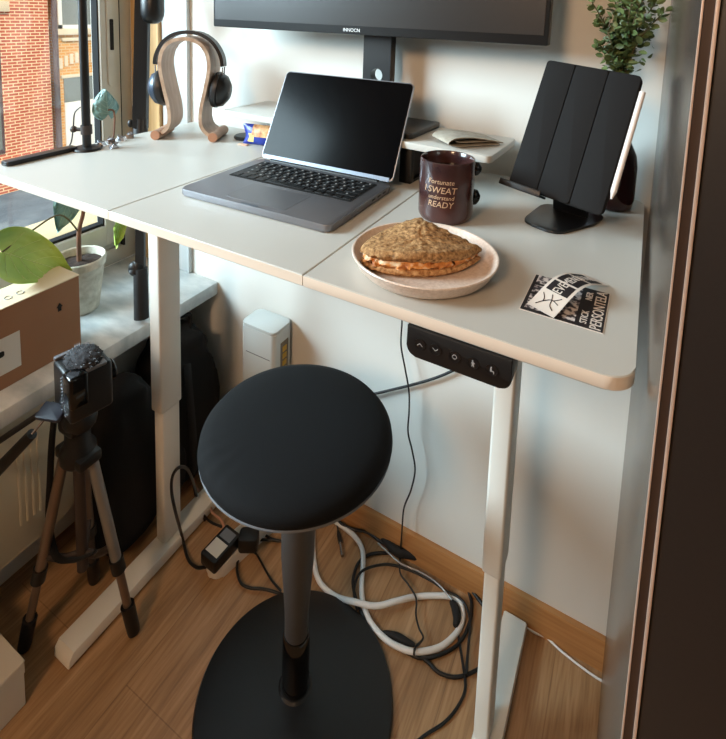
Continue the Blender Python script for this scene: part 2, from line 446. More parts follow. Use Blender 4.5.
t = thing('house', 'ochre brick house with white-framed windows across the street', 'house', (XF - .15, 9.5, -2.8))
xf = XF - .05
b = B(); bx(b, xf - 4, xf, 7.03, 13, -2.8, 6.5); obj('wall', b, ms['yelbrick'], t)
def facade_window(yc, w_, z0, z1):
    b = B()
    bx(b, xf - .02, xf + .03, yc - w_ / 2, yc - w_ / 2 + .09, z0, z1); bx(b, xf - .02, xf + .03, yc + w_ / 2 - .09, yc + w_ / 2, z0, z1)
    bx(b, xf - .02, xf + .03, yc - w_ / 2, yc + w_ / 2, z0, z0 + .09); bx(b, xf - .02, xf + .03, yc - w_ / 2, yc + w_ / 2, z1 - .09, z1)
    bx(b, xf - .02, xf + .03, yc - .04, yc + .04, z0, z1)
    f = obj('window', b, ms['wpaint'], t)
    b = B(); bx(b, xf - .01, xf + .01, yc - w_ / 2 + .05, yc + w_ / 2 - .05, z0 + .05, z1 - .05); obj('pane', b, ms['bwin'], f)
    b = B(); bx(b, xf, xf + .12, yc - w_ / 2 - .12, yc + w_ / 2 + .12, z0 - .14, z0, .01); obj('sill', b, ms['stone'], f)
facade_window(7.66, 1.04, .74, 2.6)
facade_window(10.2, 1.1, .80, 2.6)
b = B(); bx(b, xf, xf + .06, 7.2, 13, .45, .53, .01); bx(b, xf, xf + .05, 7.15, 9.0, -.42, -.34, .01); obj('string_course', b, ms['stone'], t)
b = B()
for i in range(9):
    yy = 7.12 + i * .13; zz = -.22 + .16 * (1 - ((i - 4) / 4.5) ** 2)
    bx(b, xf, xf + .03, yy, yy + .08, zz, zz + .24)
obj('brick_arch', b, ms['stone'], t)
b = B(); bx(b, xf - .01, xf + .02, 7.22, 8.6, -1.0, -.42); fr = obj('garage_window', b, ms['bwin'], t)
b = B(); bx(b, xf - .01, xf + .03, 7.22, 8.6, -2.8, -1.0, .01); obj('shutter', b, ms['wpaint'], t)

# ------------------------------------------------------------------ radiator
t = thing('radiator', 'cream panel radiator under the window sill', 'radiator', (-1.17, .1, .17))
b = B()
prism(b, rrect(1.25, .33, .035, 8, .045, 0), .05, M=frame(Vector((-1.18, 0, .345)), Vector((0, 1, 0)), Vector((0, 0, 1)), Vector((1, 0, 0))), bev=.006)
pn = obj('panel', b, ms['rad'], t)
b = B()
for i in range(4):
    yy = .545 + i * .014
    prism(b, rrect(.005, .20, .0024, 3), .0018, M=frame(Vector((-1.1305, yy, .345)), Vector((0, 1, 0)), Vector((0, 0, 1)), Vector((1, 0, 0))))
obj('ribs', b, ms['rad'], pn)
for yy in (-.3, .45):
    b = B(); bx(b, -1.259, -1.18, yy, yy + .03, .3, .4); obj('bracket', b, ms['rad'], t)
b = B(); tube(b, [(-1.155, .10, .19), (-1.155, .10, .1), (-1.155, .10, 0)], .008); obj('supply_pipe', b, ms['rad'], t)

# ------------------------------------------------------------------ cabinet on the right
t = thing('cabinet', 'tall dark cabinet with metallic side and polished edge trims at right', 'cabinet', (.45, .75, 0))
PX = .024
b = B(); bx(b, PX, PX + .02, .372, YW - .001, .0, 2.4, .001); obj('side_panel', b, ms['side'], t)
b = B(); bx(b, PX + .02, .90, .385, YW - .001, .0, 2.4); obj('body', b, ms['door'], t)
b = B(); bx(b, PX - .0003, PX + .0010, .3665, .369, 0, 2.4, .0003); bx(b, .0308, .0330, .3662, .369, 0, 2.4, .0005); obj('edge_trim', b, ms['chrome'], t, label='polished metal edge strips')
b = B(); bx(b, PX + .0012, .031, .369, .386, 0, 2.4); obj('groove_profile', b, ms['groove'], t)
b = B(); bx(b, .0335, .47, .367, .386, .02, 2.38, .0015); obj('door', b, ms['door'], t)
b = B(); bx(b, .474, .90, .367, .386, .02, 2.38, .0015); obj('door', b, ms['door'], t)

# ------------------------------------------------------------------ desk
YD0, YD1, XL, XRt = .528, 1.105, -1.178, .014
t = desk = thing('standing_desk', 'white height-adjustable desk with three-panel top against the wall', 'desk', (-.58, .82, 0))
seam = [XL, -.771, -.374, XRt]
for i in range(3):
    a, c = seam[i] + (.0006 if i else 0), seam[i + 1] - (.0006 if i < 2 else 0)
    o = []
    r = .028
    if i == 0: o = [(a, YD1 - r)] ; 
    def corner(cx, cy, a0):
        return [(cx + r * cos(R(a0 + 90 * k / 8)), cy + r * sin(R(a0 + 90 * k / 8))) for k in range(9)]
    pts = []
    pts += corner(a + r, YD0 + r, 180) if i == 0 else [(a, YD0)]
    pts += corner(c - r, YD0 + r, 270) if i == 2 else [(c, YD0)]
    pts += corner(c - r, YD1 - r, 0) if i == 2 else [(c, YD1)]
    pts += corner(a + r, YD1 - r, 90) if i == 0 else [(a, YD1)]
    b = B(); prism(b, pts, .016, M=Matrix.Translation((0, 0, ZD - .016)), bev=.0012, seg=1)
    p_ = obj('tabletop_panel', b, ms['desk'], desk)
    me = p_.data; me.materials.append(ms['dedge'])
    for pl in me.polygons:
        if abs(pl.normal.z) < .3: pl.material_index = 1
for x0, x1, y0, y1, fx0, fx1, fy0, fy1 in ((-1.010, -.972, .790, .855, -1.012, -.958, .537, 1.085), (-.188, -.152, .835, .895, -.186, -.134, .54, 1.098)):
    b = B()
    bx(b, x0, x1, y0, y1, .40, ZD - .05, .006, 3); lg = obj('leg', b, ms['wmetal'], desk)
    b = B(); bx(b, x0 + .004, x1 - .003, y0 + .006, y1 - .005, .035, .42, .005, 3); obj('lower_column', b, ms['wmetal'], lg)
    b = B(); prism(b, [(fy0, .006), (fy0 + .002, .024), (fy0 + .012, .035), (fy1 - .012, .035), (fy1 - .002, .024), (fy1, .006)], fx1 - fx0, M=frame(Vector((fx0, 0, 0)), Vector((0, 1, 0)), Vector((0, 0, 1)), Vector((1, 0, 0))), bev=.003)
    ft = obj('foot', b, ms['wmetal'], desk)
    for yy in (fy0 + .03, fy1 - .03):
        b = B(); cyl(b, ((fx0 + fx1) / 2, yy, 0), ((fx0 + fx1) / 2, yy, .008), .016); obj('rubber_pad', b, ms['black'], ft)
    b = B(); bx(b, x0 - .005, x1 + .005, .60, 1.06, ZD - .055, ZD - .016, .003); obj('top_bracket', b, ms['wmetal'], desk)
b = B(); bx(b, -1.0, -.16, .80, .84, ZD - .052, ZD - .018, .003); bx(b, -1.0, -.16, .86, .90, ZD - .052, ZD - .018, .003); obj('crossbeam', b, ms['wmetal'], desk)
# control panel under the front edge
CPM = frame(Vector((-.161, .527, 1.019)), Vector((1, 0, 0)), Vector((0, 0, 1)), Vector((0, -1, 0)))
def cpout():
    o = [( -.061, .018), (-.061, -.006)]
    for i in range(7): a = R(180 + 90 * i / 6); o.append((-.049 + .012 * cos(a), -.006 + .012 * sin(a)))
    for i in range(7): a = R(270 + 90 * i / 6); o.append((.049 + .012 * cos(a), -.006 + .012 * sin(a)))
    o += [(.061, .018)]
    return o
b = B(); prism(b, cpout()[::1], .030, M=CPM @ Matrix.Translation((0, 0, -.028)), bev=.0012); cp = obj('control_panel', b, ms['black'], desk, label='black touch control panel with five buttons')
xs = [-.044, -.025, -.002, .019, .040]
for i, x in enumerate(xs):
    Mb = CPM @ Matrix.Translation((x, .0, .0022))
    b = B(); lathe(b, [(0, 0), (.0068, 0), (.0068, .0006), (.0060, .0006), (.0060, .0002), (0, .0002)], 28, M=Mb); bt = obj('button', b, ms['satin'], cp)
    b = B(); Mi = Mb @ Matrix.Translation((0, 0, .0004))
    if i == 0: prism(b, [(-.0032, -.0012), (0, .0016), (.0032, -.0012), (.0032, -.0022), (0, .0005), (-.0032, -.0022)], .0003, M=Mi)
    elif i == 1: prism(b, [(-.0032, .0012), (0, -.0016), (.0032, .0012), (.0032, .0022), (0, -.0005), (-.0032, .0022)][::-1], .0003, M=Mi)
    elif i == 2:
        lathe(b, [(.0020, 0), (.0027, 0), (.0027, .0003), (.0020, .0003), (.0020, 0)], 20, M=Mi)
    elif i == 3:
        lathe(b, [(0, 0), (.0009, 0), (.0009, .0003), (0, .0003)], 12, M=Mi @ Matrix.Translation((-.0004, .0031, 0)))
        prism(b, [(-.0012, -.0036), (-.0004, -.0036), (0, -.001), (.0008, -.0036), (.0016, -.0036), (.0008, .0006), (.0022, -.0002), (.0022, .0008), (.0002, .0020), (-.0012, .0018), (-.0018, -.0002), (-.0010, -.0002)], .0003, M=Mi)
    else:
        lathe(b, [(0, 0), (.0009, 0), (.0009, .0003), (0, .0003)], 12, M=Mi @ Matrix.Translation((-.0006, .0031, 0)))
        prism(b, [(-.0018, -.0016), (.0018, -.0016), (.0018, -.0036), (.0026, -.0036), (.0026, -.0006), (0, -.0004), (0, .0020), (-.0018, .0020)], .0003, M=Mi)
    obj('icon', b, ms['legend'], bt)

# ------------------------------------------------------------------ monitor riser shelf (slightly turned)
ra = R(-2.4)
RM = T(-.577, 1.015, ZD, ra)
t = thing('monitor_riser', 'pale shelf on black legs standing at the back of desk', 'shelf', M=RM)
b = B(); prism(b, rrect(.684, .172, .012, 4), .014, M=Matrix.Translation((0, 0, .076)), bev=.0015); obj('shelf_board', b, ms['desk'], t)
for x in (-.150, .163):
    b = B(); bx(b, x - .013, x + .013, -.07, .07, 0, .006, .001); bx(b, x - .013, x + .013, -.07, -.055, .0, .076, .001); bx(b, x - .013, x + .013, .055, .07, .0, .076, .001)
    bx(b, x - .004, x + .004, -.07, .07, .0, .076); obj('leg', b, ms['black'], t)

# monitor
ZR = ZD + .09
MX0, MX1, MZ0, MY = -.991, -.166, 1.346, .985
t = thing('monitor', 'wide black monitor on a column stand upon the pale riser', 'monitor', (-.55, 1.03, ZR))
b = B(); bx(b, MX0, MX1, MY, MY + .028, MZ0, MZ0 + .37, .003); obj('housing', b, ms['black'], t)
b = B(); bx(b, MX0 + .008, MX1 - .008, MY - .0012, MY + .002, MZ0 + .019, MZ0 + .362); obj('screen', b, ms['mon'], t)
b = text_bm('INNOCN', .0105, frame(Vector((-.580, MY - .0005, MZ0 + .0095)), Vector((1, 0, 0)), Vector((0, 0, 1)), Vector((0, -1, 0))), .0003)
obj('brand_lettering', b, ms['wcable'], t)
b = B()
# column with a round hole
def column_with_hole(bm, x0, x1, z0, z1, hz, hr, y0, y1):
    cx = (x0 + x1) / 2; n = 32
    sq = []
    ci = []
    for i in range(n):
        a = 2 * pi * i / n
        ci.append((cx + hr * cos(a), hz + hr * sin(a)))
        k = max(abs(cos(a)), abs(sin(a))); h = (x1 - x0) / 2
        sq.append((cx + h * cos(a) / k, hz + h * sin(a) / k))
    for y, fl_ in ((y0, 1), (y1, -1)):
        C = [bm.verts.new((p[0], y, p[1])) for p in ci]; S = [bm.verts.new((p[0], y, p[1])) for p in sq]
        for i in range(n):
            j = (i + 1) % n; bm.faces.new((C[i], C[j], S[j], S[i]))
        if fl_ == 1: C0 = C
        else:
            for i in range(n): j = (i + 1) % n; bm.faces.new((C0[i], C0[j], C[j], C[i]))
    h = (x1 - x0) / 2
    bx(bm, x0, x1, y0, y1, z0, hz - h); bx(bm, x0, x1, y0, y1, hz + h, z1)
    for xx in (x0, x1): bx(bm, xx - .0004, xx + .0004, y0, y1, z0, z1)
column_with_hole(b, -.584, -.514, ZR + .006, MZ0 + .2, 1.253, .0155, 1.050, 1.074)
cl = obj('column', b, ms['satin'], t)
b = B(); bx(b, -.580, -.518, MY + .028, 1.052, MZ0 + .13, MZ0 + .22, .004); obj('mount', b, ms['black'], t)
b = B(); prism(b, rrect(.29, .15, .008, 4), .012, M=T(-.550, 1.022, ZR, ra), bev=.002); obj('base', b, ms['satin'], t)

# folded newspaper on riser
def sheet(bm, path, w, wd, th=.0016, M=None):
    pts = strip([(p[0], p[1]) for p in smooth_path([(x, z, 0) for x, z in path], 5)], th)
    prism(bm, pts, w, M=M)
b = B()
Mn = frame(Vector((-.372, .965, ZR + .001)), Vector((.66, .75, 0)), Vector((0, 0, 1)), Vector((.75, -.66, 0)) * .8)
sheet(b, [(.115, .002), (.06, .0025), (.02, .003), (.0, .009), (.014, .018), (.05, .018), (.09, .011), (.122, .004)], .085, 0, M=Mn)
sheet(b, [(.110, .005), (.07, .006), (.030, .007), (.018, .010)], .075, 0, M=Mn @ Matrix.Translation((.0, .002, .004)))
single('newspaper', 'folded grey newspaper lying on the riser beside the monitor base', 'newspaper', b, ms['news'])

# ------------------------------------------------------------------ laptop
LM = T(-.5745, .7610, ZD, R(1.3))
t = thing('laptop', 'open dark grey laptop with black screen on the desk', 'laptop', M=LM)
LW, LD = .320, .230
b = B(); prism(b, rrect(LW, LD, .012, 6), .0125, M=Matrix.Translation((0, 0, .0015)), bev=.0025, seg=2); obj('base', b, ms['alu'], t)
for x in (-.13, .13):
    for y in (-.08, .08):
        b = B(); cyl(b, (x, y, 0), (x, y, .002), .007); obj('rubber_foot', b, ms['black'], t)
zt = .0141
b = B(); prism(b, rrect(.276, .108, .004, 4, 0, .043), .0006, M=Matrix.Translation((0, 0, zt - .0001))); kb = obj('keyboard', b, ms['matte'], t)
key_me = {}
def key(w_, x, y):
    if w_ not in key_me:
        bb = B(); prism(bb, rrect(w_, .0145, .002, 2), .0012, bev=.0004, seg=1)
        k = obj('key', bb, ms['key'], kb); key_me[w_] = k
        leg = None
    else:
        k = key_me[w_].copy(); COL.objects.link(k); k.parent = kb
    k.location = (x, y, zt + .0005)
    return k
rows = [(.0885, [.0155] * 14, .0095), (.0715, [.0155] * 13 + [.026], .0145), (.0545, [.026] + [.0155] * 13, .0145), (.0375, [.031] + [.0155] * 11 + [.031], .0145), (.0205, [.040] + [.0155] * 10 + [.040], .0145), (.0035, [.0155] * 3 + [.019] + [.086] + [.019] + [.0155] * 4, .0145)]
for y, ws_, h in rows:
    tot = sum(ws_); gap = (.268 - tot) / (len(ws_) - 1); x = -.134
    for w_ in ws_:
        key(w_, x + w_ / 2, y); x += w_ + gap
# key legends, tiny pale marks printed on the keys
b = B()
for y, ws_, h in rows[:5]:
    tot = sum(ws_); gap = (.268 - tot) / (len(ws_) - 1); x = -.134
    for w_ in ws_:
        bx(b, x + w_ / 2 - .0018, x + w_ / 2 + .0018, y - .002, y + .002, zt + .0016, zt + .0019); x += w_ + gap
obj('key_legends', b, ms['legend'], kb)
b = B(); prism(b, rrect(.13, .078, .003, 4, 0, -.062), .0004, M=Matrix.Translation((0, 0, zt - .0002))); obj('trackpad', b, ms['alu'], t)
b = B(); prism(b, rrect(.036, .006, .002, 3, 0, -LD / 2 + .0032), .0006, M=Matrix.Translation((0, 0, zt))); obj('finger_notch', b, ms['alul'], t)
b = B()
for k in range(3): bx(b, LW / 2 - .0016, LW / 2 + .0004, .075 - .022 * k, .088 - .022 * k, .006, .0095, .0005)
obj('side_ports', b, ms['black'], t)
# lid
tl = R(27)
HM = frame(Vector((0, LD / 2 + .001, .014)), Vector((1, 0, 0)), Vector((0, sin(tl), cos(tl))), Vector((0, -cos(tl), sin(tl))))
b = B(); prism(b, rrect(LW, .206, .010, 6, 0, .105), .0045, M=HM @ Matrix.Translation((0, 0, -.0035)), bev=.0012); lid = obj('lid', b, ms['alu'], t)
b = B(); prism(b, rrect(LW - .004, .200, .009, 6, 0, .1062), .0006, M=HM @ Matrix.Translation((0, 0, .0008))); obj('screen', b, ms['screen'], lid)
b = B(); prism(b, [(-LW / 2 + .008, .0022), (LW / 2 - .008, .0022), (LW / 2 - .008, .0105), (-LW / 2 + .008, .0105)], .0009, M=HM @ Matrix.Translation((0, 0, .0011))); obj('lower_bezel', b, ms['alul'], lid)
b = B(); cyl(b, (-.13, LD / 2 - .001, .0135), (.13, LD / 2 - .001, .0135), .0042); obj('hinge', b, ms['black'], t)

# ------------------------------------------------------------------ plate and sandwich
PC = Vector((-.2475, .634, ZD))
t = single('plate', 'round speckled cream plate under the sandwich at desk front', 'plate',
    (lambda q: (lathe(q, [(0, .003), (.074, .003), (.076, 0), (.080, 0), (.086, .003), (.0915, .008), (.0985, .0205), (.0995, .0222), (.0985, .0236), (.0965, .0234), (.0950, .0218), (.0880, .0105), (.083, .0082), (.076, .0070), (0, .0066)], 72, M=Matrix.Translation(PC)), q)[1])(B()), ms['plate'])
# sandwich: two grain slices around a filling, cut corner to the right
sang = R(27)
SM = T(-.252, .625, ZD + .008, sang)
t = thing('sandwich', 'toasted wholegrain sandwich with pale filling on the cream plate', 'sandwich', M=SM)
def slice_outline(a, sc=1.0):
    # closed plan outline: straight cut front, rounded hump at the back, pointed right corner
    pts = [(-.078, -.004), (-.074, -.020), (-.056, -.034), (-.020, -.041), (.020, -.037), (.056, -.020), (.082, .006), (.084, .016), (.066, .024), (.040, .036), (.016, .052), (-.006, .056), (-.038, .042), (-.066, .016)]
    n = len(pts); u = (a % 1.0) * n; i = int(u); f = u - i
    p = [Vector(pts[(i + k) % n]) for k in (-1, 0, 1, 2)]
    q = .5 * ((2 * p[1]) + (p[2] - p[0]) * f + (2 * p[0] - 5 * p[1] + 4 * p[2] - p[3]) * f * f + (3 * p[1] - p[0] - 3 * p[2] + p[3]) * f ** 3)
    return q * sc
def slab(bm, zb, ztf, sc=1.0, n=96, rings=14, amp=.0012, edge=.004, seed=0):
    def nz(p, s=160): return noise.noise(Vector((p.x * s, p.y * s, p.z * s + seed)))
    loops = []
    fr = [1 - (k / rings) for k in range(rings)]
    vc = bm.verts.new((0, 0, zb(Vector((0, 0)))))
    for layer in ('b', 't'):
        seq = fr[::-1] if layer == 'b' else fr
        for q in seq:
            ring = []
            for i in range(n):
                o = slice_outline(i / n, sc) * q
                e = edge * (1 - math.sqrt(max(0, 1 - max(0, (q - .93) / .07) ** 2))) if q > .93 else 0
                z = zb(o) + e if layer == 'b' else ztf(o) - e
                p = Vector((o.x, o.y, z)); d = nz(p) * amp + nz(p, 420) * amp * .7
                p.z += d if layer == 't' else 0
                if q > .9: p.x += d * .9; p.y += d * 1.2
                ring.append(bm.verts.new(p))
            loops.append(ring)
    for A, C in zip(loops, loops[1:]):
        for i in range(n): bm.faces.new((A[i], A[(i + 1) % n], C[(i + 1) % n], C[i]))
    for i in range(n): bm.faces.new((vc, loops[0][(i + 1) % n], loops[0][i]))
    vt = bm.verts.new((0, 0, ztf(Vector((0, 0))))); L_ = loops[-1]
    for i in range(n): bm.faces.new((L_[i], L_[(i + 1) % n], vt))
def hump(o): return .0085 * math.exp(-((o.x - .004) ** 2 / .0012 + (o.y - .034) ** 2 / .0012)) + .007 * (1 - min(1, (o.x / .085) ** 2))
b = B(); slab(b, lambda o: .0, lambda o: .0095 + .001 * cos(o.x * 60), 1.0, seed=3); obj('lower_slice', b, ms['crumb'], t, 60)
b = B(); slab(b, lambda o: .0080, lambda o: .0170 + .4 * hump(o), .965, amp=.0050, edge=.005, seed=9); obj('filling', b, ms['fill'], t, 60)
b = B(); slab(b, lambda o: .0150 + .75 * hump(o) - .004 * max(0, o.x / .08), lambda o: .0255 + 1.15 * hump(o) - .004 * max(0, o.x / .08), 1.01, amp=.0026, edge=.006, seed=1); obj('upper_slice', b, ms['bread'], t, 60)

# ------------------------------------------------------------------ mug
MC = Vector((-.287, .822, ZD)); mr = .0465
t = thing('mug', 'dark brown mug with pale hand-written lettering next to laptop', 'mug', MC)
b = B(); lathe(b, [(0, .003), (.036, .003), (.038, 0), (.0425, .001), (.0455, .006), (mr, .012), (mr, .099), (.0458, .1025), (.0440, .1035), (.0425, .1015), (.0420, .09), (.0418, .012), (.036, .007), (0, .006)], 64, M=Matrix.Translation(MC)); obj('body', b, ms['mug'], t)
b = B(); lathe(b, [(0, .082), (.0421, .082)], 48, M=Matrix.Translation(MC)); obj('coffee', b, ms['coffee'], t)
ha = R(36)
dv = Vector((cos(ha), sin(ha), 0))
for zc, zo in ((.083, .004), (.033, -.002)):
    b = B(); ellipsoid(b, MC + dv * (mr + .003) + Vector((0, 0, zc)), .011, .009, .012 if zo > 0 else .014, 20, 12, f=lambda p: 1 + .1 * noise.noise(p * 2)); obj('handle_lug', b, ms['gloss'], t)
b = B(); hq = Vector((cos(R(75)), sin(R(75)), 0)); tube(b, [MC + dv * (mr + .002) + Vector((0, 0, .083)), MC + hq * (mr + .010) + Vector((0, 0, .080)), MC + hq * (mr + .020) + Vector((0, 0, .058)), MC + hq * (mr + .010) + Vector((0, 0, .036)), MC + dv * (mr + .002) + Vector((0, 0, .033))], .0045, 10); obj('handle', b, ms['gloss'], t)
for s, z, sz, off in (('Fortunate', .073, .0112, .0), ('I SWEAT', .059, .0150, -.07), ('understand', .0470, .0098, .03), ('READY', .035, .0140, .0)):
    a0 = math.atan2(-MC.y, -MC.x) - .20 + off * .6 + math.pi * 0
    def bend(co, a0=a0, z=z): 
        a = a0 + co.x / (mr + .0004)
        rr = mr + .0003 + co.z
        return Vector((MC.x + rr * cos(a), MC.y + rr * sin(a), MC.z + z + co.y))
    bb = text_bm(s, sz, Matrix.Identity(4), .0002, .15, bend)
    obj('lettering', bb, ms['mugtxt'], t)

# ------------------------------------------------------------------ stickers
A_ = [at(x, y, 2, ZD + .001) for x, y in ((519.9, 308), (602.5, 332.7), (613.3, 294.7), (539.7, 275.7))]
o0 = A_[0]; ux = (A_[1] - A_[0]); W1 = ux.length; ux.normalize(); uy = Vector((-ux.y, ux.x, 0)); H1 = ((A_[3] - A_[0]).length + (A_[2] - A_[1]).length) / 2
S1 = frame(Vector((o0.x, o0.y, ZD)), ux, uy, Vector((0, 0, 1)))
t = thing('sticker', 'rectangular black and white printed sticker lying under the curled strip', 'sticker', M=S1)
b = B(); prism(b, [(-.001, -.001), (W1 + .001, -.001), (W1 + .001, H1 + .001), (-.001, H1 + .001)], .0006); obj('backing', b, ms['paper'], t)
b = B(); prism(b, [(0, 0), (W1, 0), (W1, H1), (0, H1)], .0004, M=Matrix.Translation((0, 0, .0006))); obj('print', b, ms['ink'], t)
b = B(); prism(b, [(.035, .006), (W1 - .030, .006), (W1 - .030, H1 - .006), (.035, H1 - .006)], .0002, M=Matrix.Translation((0, 0, .001))); obj('picture', b, ms['inkp'], t)
b = B()
for y0, y1 in ((.006, .040), (.046, .066), (.072, .094)): prism(b, [(.004, y0), (.030, y0), (.030, y1), (.004, y1)], .0002, M=Matrix.Translation((0, 0, .001)))
obj('white_panels', b, ms['inkp'], t)
b = text_bm('PERSONTELA', .0175, frame(Vector((W1 - .0075, H1 / 2, .0012)), Vector((0, 1, 0)), Vector((-1, 0, 0)), Vector((0, 0, 1)))); bmesh.ops.scale(b, vec=(1, .88, 1), verts=b.verts, space=Matrix.Translation((0, -H1 / 2, 0)))
merge(b, text_bm('STICK', .011, frame(Vector((W1 - .021, .022, .0012)), Vector((0, 1, 0)), Vector((-1, 0, 0)), Vector((0, 0, 1)))))
merge(b, text_bm('NER', .011, frame(Vector((W1 - .021, H1 - .02, .0012)), Vector((0, 1, 0)), Vector((-1, 0, 0)), Vector((0, 0, 1)))))
obj('lettering', b, ms['paper'], t)
# curled strip on top
pa = at(540, 311, 2, ZD + .002); pb = at(594, 276, 2, ZD + .01); ux = (pb - pa); ux.z = 0; Ls = ux.length + .006; ux.normalize(); uy = Vector((-ux.y, ux.x, 0))
S2 = frame(Vector((pa.x, pa.y, ZD + .0015)), ux, uy, Vector((0, 0, 1)))
t = thing('sticker', 'white curled sticker strip with dark lettering blocks arching over another sticker', 'sticker', M=S2)
ws = .036
def arch(u): return .001 + .017 * sin(pi * min(1, max(0, u)) * .98) ** 1.3
def curved(bm, u0, u1, v0, v1, lift, th, n=24):
    def P(u, v, k): return Vector((u * Ls * (1 - .03 * sin(pi * u)), v * ws, arch(u) + lift + k))
    top, bot = [], []
    for i in range(n + 1):
        u = u0 + (u1 - u0) * i / n
        top.append((bm.verts.new(P(u, v0, th)), bm.verts.new(P(u, v1, th)))); bot.append((bm.verts.new(P(u, v0, 0)), bm.verts.new(P(u, v1, 0))))
    for i in range(n):
        bm.faces.new((top[i][0], top[i + 1][0], top[i + 1][1], top[i][1])); bm.faces.new((bot[i][1], bot[i + 1][1], bot[i + 1][0], bot[i][0]))
        bm.faces.new((bot[i][0], bot[i + 1][0], top[i + 1][0], top[i][0])); bm.faces.new((top[i][1], top[i + 1][1], bot[i + 1][1], bot[i][1]))
    bm.faces.new((bot[0][1], bot[0][0], top[0][0], top[0][1])); bm.faces.new((top[n][1], top[n][0], bot[n][0], bot[n][1]))
b = B(); curved(b, 0, 1.0, -.5, .5, 0, .0005); obj('paper', b, ms['paper'], t)
b = B()
for u0, u1 in ((.26, .42), (.45, .66), (.70, .92)): curved(b, u0, u1, -.40, .40, .0006, .0001, 8)
obj('print_block', b, ms['ink'], t)
b = B()
for s, u, sz in (('EVE', .34, .0135), ('MENT', .555, .0135), ('SUNE', .81, .0150)):
    def bend2(co, u=u):
        uu = u + co.x * .92 / Ls
        return Vector((uu * Ls * (1 - .03 * sin(pi * uu)), co.y * 1.25, arch(uu) + .0009 + co.z))
    merge(b, text_bm(s, sz, Matrix.Identity(4), .0001, 0, bend2))
obj('lettering', b, ms['paper'], t)
b = B()
for p in ([(.06, -.30), (.10, -.12), (.16, -.05), (.22, .05)], [(.05, .30), (.11, .16), (.16, -.05), (.14, -.32)], [(.2, .35), (.15, .2), (.11, .16)], [(.22, -.3), (.17, -.15), (.16, -.05)]):
    tube(b, [(u * Ls, v * ws, arch(u) + .0008) for u, v in p], .0006, 5)
obj('doodle', b, ms['ink'], t)

# ------------------------------------------------------------------ tablet, stand, pencil
BL, BR = at(506, 184, 1, .875), at(603, 216, 1, .842)
TL, TR = at(547, 62, 1, .955), at(643, 72, 1, .925)
w_ = ((BR - BL) + (TR - TL)) * .5; u_ = ((TL - BL) + (TR - BR)) * .5
H_ = u_.length; u_.normalize(); w_ -= u_ * w_.dot(u_); W_ = w_.length; w_.normalize(); n_ = w_.cross(u_)   # n_ faces the viewer
if n_.y > 0: n_ = -n_
ctr = (BL + BR + TL + TR) * .25
TM = frame(ctr, w_, u_, n_)
t = thing('tablet', 'black tablet in a folding cover leaning on its stand', 'tablet', M=TM)
b = B(); prism(b, rrect(W_, H_, .010, 6), .007, M=Matrix.Translation((0, 0, -.012)), bev=.002); obj('case', b, ms['tablet'], t)
b = B()
for i, (x0, x1) in enumerate(((-W_ / 2 + .0012, -.0278), (-.0268, .0268), (.0278, W_ / 2 - .0012))):
    prism(b, rrect(x1 - x0, H_ - .002, .006, 4, (x0 + x1) / 2, 0), .0036, M=Matrix.Translation((0, 0, -.0048)), bev=.001)
obj('cover', b, ms['tablet'], t)
t = thing('tablet_stand', 'black metal tablet stand with flat foot on the desk', 'stand', (-.115, .9, ZD))
fp = [at(x, y, 2, ZD + .002) for x, y in ((521, 221), (556, 235), (598, 224), (585, 205), (556, 207))]
def round_poly(P, r, n=5):
    out = []; N_ = len(P)
    for i in range(N_):
        p = Vector(P[i][:2]); a = (Vector(P[i - 1][:2]) - p); c = (Vector(P[(i + 1) % N_][:2]) - p)
        rr = min(r, a.length * .45, c.length * .45); p0 = p + a.normalized() * rr; p2 = p + c.normalized() * rr
        for k in range(n + 1):
            q = k / n; out.append(tuple(p0 * (1 - q) ** 2 + p * 2 * q * (1 - q) + p2 * q * q))
    return out
fp2 = [fp[0], fp[1], fp[2], Vector((-.045, .975, 0)), Vector((-.150, .975, 0))]
b = B(); prism(b, round_poly([tuple(p) for p in fp2], .022), .004, M=Matrix.Translation((0, 0, ZD)), bev=.001); obj('foot', b, ms['satin'], t)
bk = TM @ Vector((0, 0, -.0145))
b = B()
base_m = Vector((-.100, .950, ZD + .004))
armw = Vector((w_.x, w_.y, 0)).normalized() * .030
def plate3(bm, p, q, hw, th):
    d = (q - p).normalized(); nn = hw.normalized().cross(d) * th
    vs = [bm.verts.new(v) for v in (p - hw, p + hw, q + hw, q - hw, p - hw + nn, p + hw + nn, q + hw + nn, q - hw + nn)]
    for f in ((0, 3, 2, 1), (4, 5, 6, 7), (0, 1, 5, 4), (1, 2, 6, 5), (2, 3, 7, 6), (3, 0, 4, 7)): bm.faces.new([vs[i] for i in f])
plate3(b, base_m, bk - u_ * .02, armw, .004); obj('arm', b, ms['satin'], t)
b = B(); prism(b, rrect(.13, .16, .01, 5, -.0, -.028), .003, M=TM @ Matrix.Translation((0, 0, -.0152)), bev=.0008); obj('back_plate', b, ms['satin'], t)
b = B()
bx(b, -W_ / 2 - .006, -W_ / 2 + .066, -H_ / 2 - .0045, -H_ / 2 - .0005, -.012, .020, .0018, 2, M=TM)
obj('front_lip', b, ms['black'], t)
b = B(); bx(b, -W_ / 2 - .006, -W_ / 2 + .066, -H_ / 2 - .0045, -H_ / 2 + .006, .0185, .0225, .0015, 2, M=TM); obj('lip_edge', b, ms['black'], t)
p1 = TM @ Vector((W_ / 2 + .0048, .040 + .050, -.006)); p0 = TM @ Vector((W_ / 2 + .0048, -.085 + .012, -.006)); dd = (p1 - p0).normalized()
t = thing('stylus', 'white stylus pencil clipped along the right edge of tablet', 'stylus', p0)
b = B(); tube(b, [p0, p0 + dd * .002, p1 - dd * .002, p1], lambda q: .0047, 16, smooth=False); obj('barrel', b, ms['pen'], t)
